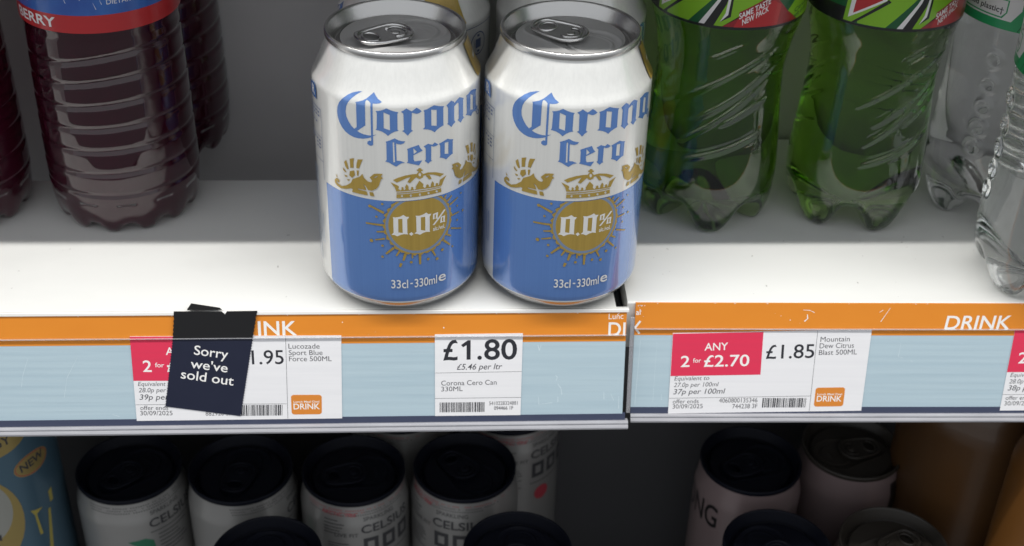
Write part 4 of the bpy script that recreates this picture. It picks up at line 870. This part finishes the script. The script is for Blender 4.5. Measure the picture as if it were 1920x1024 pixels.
def smooth_prof(pts, step=2):
    """Catmull-Rom through (z, r)"""
    out = []
    for i in range(len(pts)-1):
        p0 = pts[max(i-1, 0)]; p1 = pts[i]; p2 = pts[i+1]; p3 = pts[min(i+2, len(pts)-1)]
        n = max(1, int((p2[0]-p1[0])/step))
        for k in range(n):
            t = k/n
            m1 = (p2[1]-p0[1])/max(1e-6, p2[0]-p0[0])*(p2[0]-p1[0]); m2 = (p3[1]-p1[1])/max(1e-6, p3[0]-p1[0])*(p2[0]-p1[0])
            h = (2*t**3-3*t*t+1)*p1[1]+(t**3-2*t*t+t)*m1+(-2*t**3+3*t*t)*p2[1]+(t**3-t*t)*m2
            out.append((p1[0]+(p2[0]-p1[0])*t, h))
    return out+[pts[-1]]
def cap_on(root, z, m):
    b = MB(); b.lathe([(z, 14.6), (z+0.6, 15.1), (z+12, 15.0), (z+13.4, 14.4), (z+14, 13)], 48, m, close_bottom=True, close_top=True); b.build('cap', root)
def sleeve(root, z0, z1, r, m, art, du=2.0):
    b = MB(); b.lathe([(z0, r), (z1, r)], 96, m)
    b.art(lambda u, v, h: ((r+h)*math.sin(R(u)), -(r+h)*math.cos(R(u)), v), art, h=0.06, du=3.0, dh=0.008)
    b.build('label', root)
# green soda
gp = smooth_prof([(18, 30.6), (24, 31.0), (34, 30.6), (50, 29.4), (66, 28.2), (78, 28.3), (90, 30.2), (99, 32.3), (105, 33.0), (112, 33.0), (165, 33.0), (180, 29), (195, 20), (203, 13.5), (210, 12.8)])
GROOVES = [((-17.3, 87.1), (5.5, 94.4)), ((-46.7, 64.4), (39.5, 92.3)), ((-29.9, 56.7), (49.5, 84.5)), ((-35.4, 47.0), (36.2, 75.9)), ((-4.8, 56.2), (37.9, 67.5)), ((-35.6, 37.3), (32.9, 51.1))]
GALL = [((a+k*120, z), (c+k*120, w)) for k in (-1, 0, 1) for (a, z), (c, w) in GROOVES]
def gdisp(a, z):
    if z < 33 or z > 98: return 0
    d = 0
    for s in GALL:
        for off in (0, 2*math.pi, -2*math.pi):
            if abs(a+off-R((s[0][0]+s[1][0])/2)) > 1.0: continue
            q, t = seg_dist(a+off, z, s, 29)
            if q < 4: d += (-0.62*math.exp(-(q/0.75)**2)+0.16*math.exp(-((q-1.9)/0.9)**2))*min(1, 0.25+3*t*(1-t)*1.5)
    return d
def green_soda(label, loc, rot):
    root = empty('soda_bottle', (*loc, 0), rot); tag(root, label, 'bottle', 'green soda bottles')
    bottle_body(gp, 0, 5, 20.5, 23.5, 0, 9, 20, gdisp, 'greenliq').build('body', root)
    ar = [('labdark', rect(-180, 112, -60, 160)), ('labdark', poly([(-62, 106.2), (-37, 106.2), (-17, 124), (-30, 140), (-70, 140)])),
          ('labgreen', poly([(-57, 106.4), (-37, 106.4), (-18, 117), (-10, 130), (-60, 118)])),
          ('labdark', poly([(-37, 106.4), (-29, 106.4), (-15, 118), (-6, 128), (-20, 118)])),
          ('labwhite', poly([(-29.0, 106.4), (-24.8, 106.4), (-14.6, 117.5), (-8, 128), (-17.5, 117)])),
          ('labblack', poly([(-24.8, 106.4), (-18, 106.4), (-10.5, 117), (-4, 130), (-14.6, 117.5)])),
          ('labgreen', poly([(-18, 106.4), (-12, 106.4), (15, 118), (20, 140), (-4, 130), (-10.5, 116)])),
          ('labwhite', poly([(-13.8, 108.2), (-10.5, 112.2), (-9.2, 120), (-7.5, 120), (-8.6, 111.5)])),
          ('labblack', poly([(-13.8, 108.2), (-8.6, 111.5), (-7.2, 120), (-5.8, 120), (-6.6, 110.8)])),
          ('labred2', poly([(-12, 106.4), (-1, 110.5), (-1, 113), (15, 118), (27, 118), (38, 111.5), (50, 106.4)])),
          ('labred', poly([(-4, 106.4), (0, 111.3), (24, 117.5), (31, 115), (29, 106.4)])),
          ('labwhite', text('SAME TASTE', (-0.6, 109.9), (21.6, 116.5), 2.4, 0.02, .1)), ('labwhite', text('NEW PACK', (2.0, 107.4), (20.5, 113.2), 2.4, 0.02, .1)),
          ('labdark', poly([(27, 118), (38, 111.5), (46, 116), (56, 122), (40, 135)])),
          ('labgreen', poly([(38, 111.6), (50, 106.5), (75, 106.5), (75, 118), (56, 122)])), ('labdark', text('Citrus', (46, 109.6), (62, 111.5), 1.9, 0.015)), ('labdark', text('soft drink', (46, 107.2), (64, 109.0), 1.9, 0.015)),
          # red and white points of the emblem, left of the shards
          ('labgreen', poly([(-44, 106.4), (-36, 106.4), (-14, 117), (-20, 135), (-42, 120)])), ('labblack', poly([(-37.4, 106.4), (-35, 106.4), (-12, 117.5), (-14, 118.5)])),
          ('labwhite', poly([(-40.6, 108.0), (-15, 118), (-16, 130), (-38, 130)])), ('labred', poly([(-37.2, 110.3), (-18, 118), (-19, 130), (-34.5, 130)]))]
    # keep the emblem clear of the shards by moving it to its own place on the sleeve
    base, emb = ar[:-4], ar[-4:]
    art = base+[(m, [tuple((u-24, v) for u, v in t) for t in tr]) for m, tr in emb]
    sleeve(root, 102.7, 165, 33.35, 'labblack', [(m, [tuple((u, v-2.5) for u, v in t) for t in tr]) for m, tr in art])
    cap_on(root, 208, 'capgreen'); return root
g1 = green_soda('green soda bottle directly right of the white cans', (138.3, 67), 0)
dup(g1, None, (207, 70, 0), R(24), 'green soda bottle between the other green one and the clear water bottles')
# red drink
rp0 = smooth_prof([(14, 33.0), (20, 33.6), (60, 33.2), (93, 32.4), (97, 33.0), (165, 33), (180, 29), (195, 20), (203, 15), (210, 14.4)])
def rdisp(a, z):
    d = 0
    for zr, amp in ((84, 1.0), (74, .8), (63.5, .6), (53, .4), (42.5, .3), (31.5, .2)):
        zz = zr+amp*3.6*math.tanh(math.sin(a+0.1)*1.6)
        q = abs(z-zz)
        if q < 4: d += -0.75*math.exp(-(q/1.0)**2)
    d += -0.7*math.exp(-((z-21)/0.8)**2)
    return d
def red_drink(label, loc, rot):
    root = empty('juice_bottle', (*loc, 0), rot); tag(root, label, 'bottle', 'dark red drink bottles')
    bottle_body(rp0, 0, 12, 26.0, 28.0, 4.5, 4, 15, rdisp, 'redliq', 288).build('body', root)
    st = []
    rnd = random.Random(5)
    for k in range(26):
        u = rnd.uniform(-40, 55); v = rnd.uniform(107, 124); L = rnd.uniform(2, 6); st += bar((u, v), (u-L*.55, v+L), .35, .1)
    sleeve(root, 97.0, 165, 33.35, 'labred', [('labblue', rect(-90, 104.7, 90, 165)), ('labwhite', st), ('labwhite', text('BERRY', (-56, 99.0), (-15.5, 99.0), 4.2, 0.02)), ('labwhite', text('DIETARY', (22, 109), (42, 109), 2.0))])
    cap_on(root, 208, 'capred'); return root
r1 = red_drink('dark red ribbed drink bottle with red and blue label, nearest the white cans', (-131, 58), 0)
dup(r1, None, (-207, 50, 0), R(40), 'dark red ribbed drink bottle cut by the left photo edge')
dup(r1, None, (-129, 121, 0), R(70), 'dark red drink bottle standing deep behind the labelled one')
# water
wp = smooth_prof([(18, 31.8), (24, 32.5), (40, 32.2), (60, 31.6), (80, 31.8), (96, 32.8), (102, 33.2), (160, 33.2), (178, 28), (194, 20), (202, 14), (210, 13)])
DIMP = [(-42+k*90, z) for k in range(-1, 3) for z in (84, 72, 61, 51, 41.5)]
def wdisp(a, z):
    if z < 33 or z > 93: return 0
    d = 0; deg = math.degrees(a)
    for u, zz in DIMP:
        du = (deg-u+180) % 360-180
        if abs(du) > 9: continue
        q = math.hypot(R(du)*32, z-zz)
        if q < 7: d += 1.3*math.exp(-((q-3.3)/1.0)**2)-1.9*math.exp(-(q/1.7)**2)
    return d
def water(label, loc, rot):
    root = empty('water_bottle', (*loc, 0), rot); tag(root, label, 'bottle', 'clear water bottles')
    bottle_body(wp, 0, 5, 20, 23, 0, 8, 20, wdisp, 'water').build('body', root)
    sleeve(root, 98.5, 160, 33.6, 'labteal', [('labdark', [t for k in range(12) for t in bar((-30+k*4.0, 98.8), (-24+k*4.0, 107), .5)]),
           ('labwhite', poly([(-92, 102.5), (-36, 102.5), (-30, 108), (-30, 140), (-92, 140)])), ('labteal', poly([(-88, 103.2), (-43, 103.2), (-40, 106), (-40, 111.5), (-88, 111.5)])),
           ('labwhite', poly([(-87, 103.8), (-44, 103.8), (-41, 106), (-41, 111), (-87, 111)])),
           ('labblack', text('recycled plastic†', (-86, 105.4), (-43, 105.4), 2.4, 0.015)), ('labblack', text('5', (-46, 112.5), (-42, 112.5), 4)), ('labteal', text('RE', (-28, 112), (-12, 112), 4.5, .03))])
    cap_on(root, 208, 'capblue'); return root
w1 = water('clear water bottle with green label standing in the shade beside the green soda', (276, 78), 0)
dup(w1, None, (281.5, 12, 0), R(-56), 'clear water bottle standing foremost, in the light at the right photo edge')
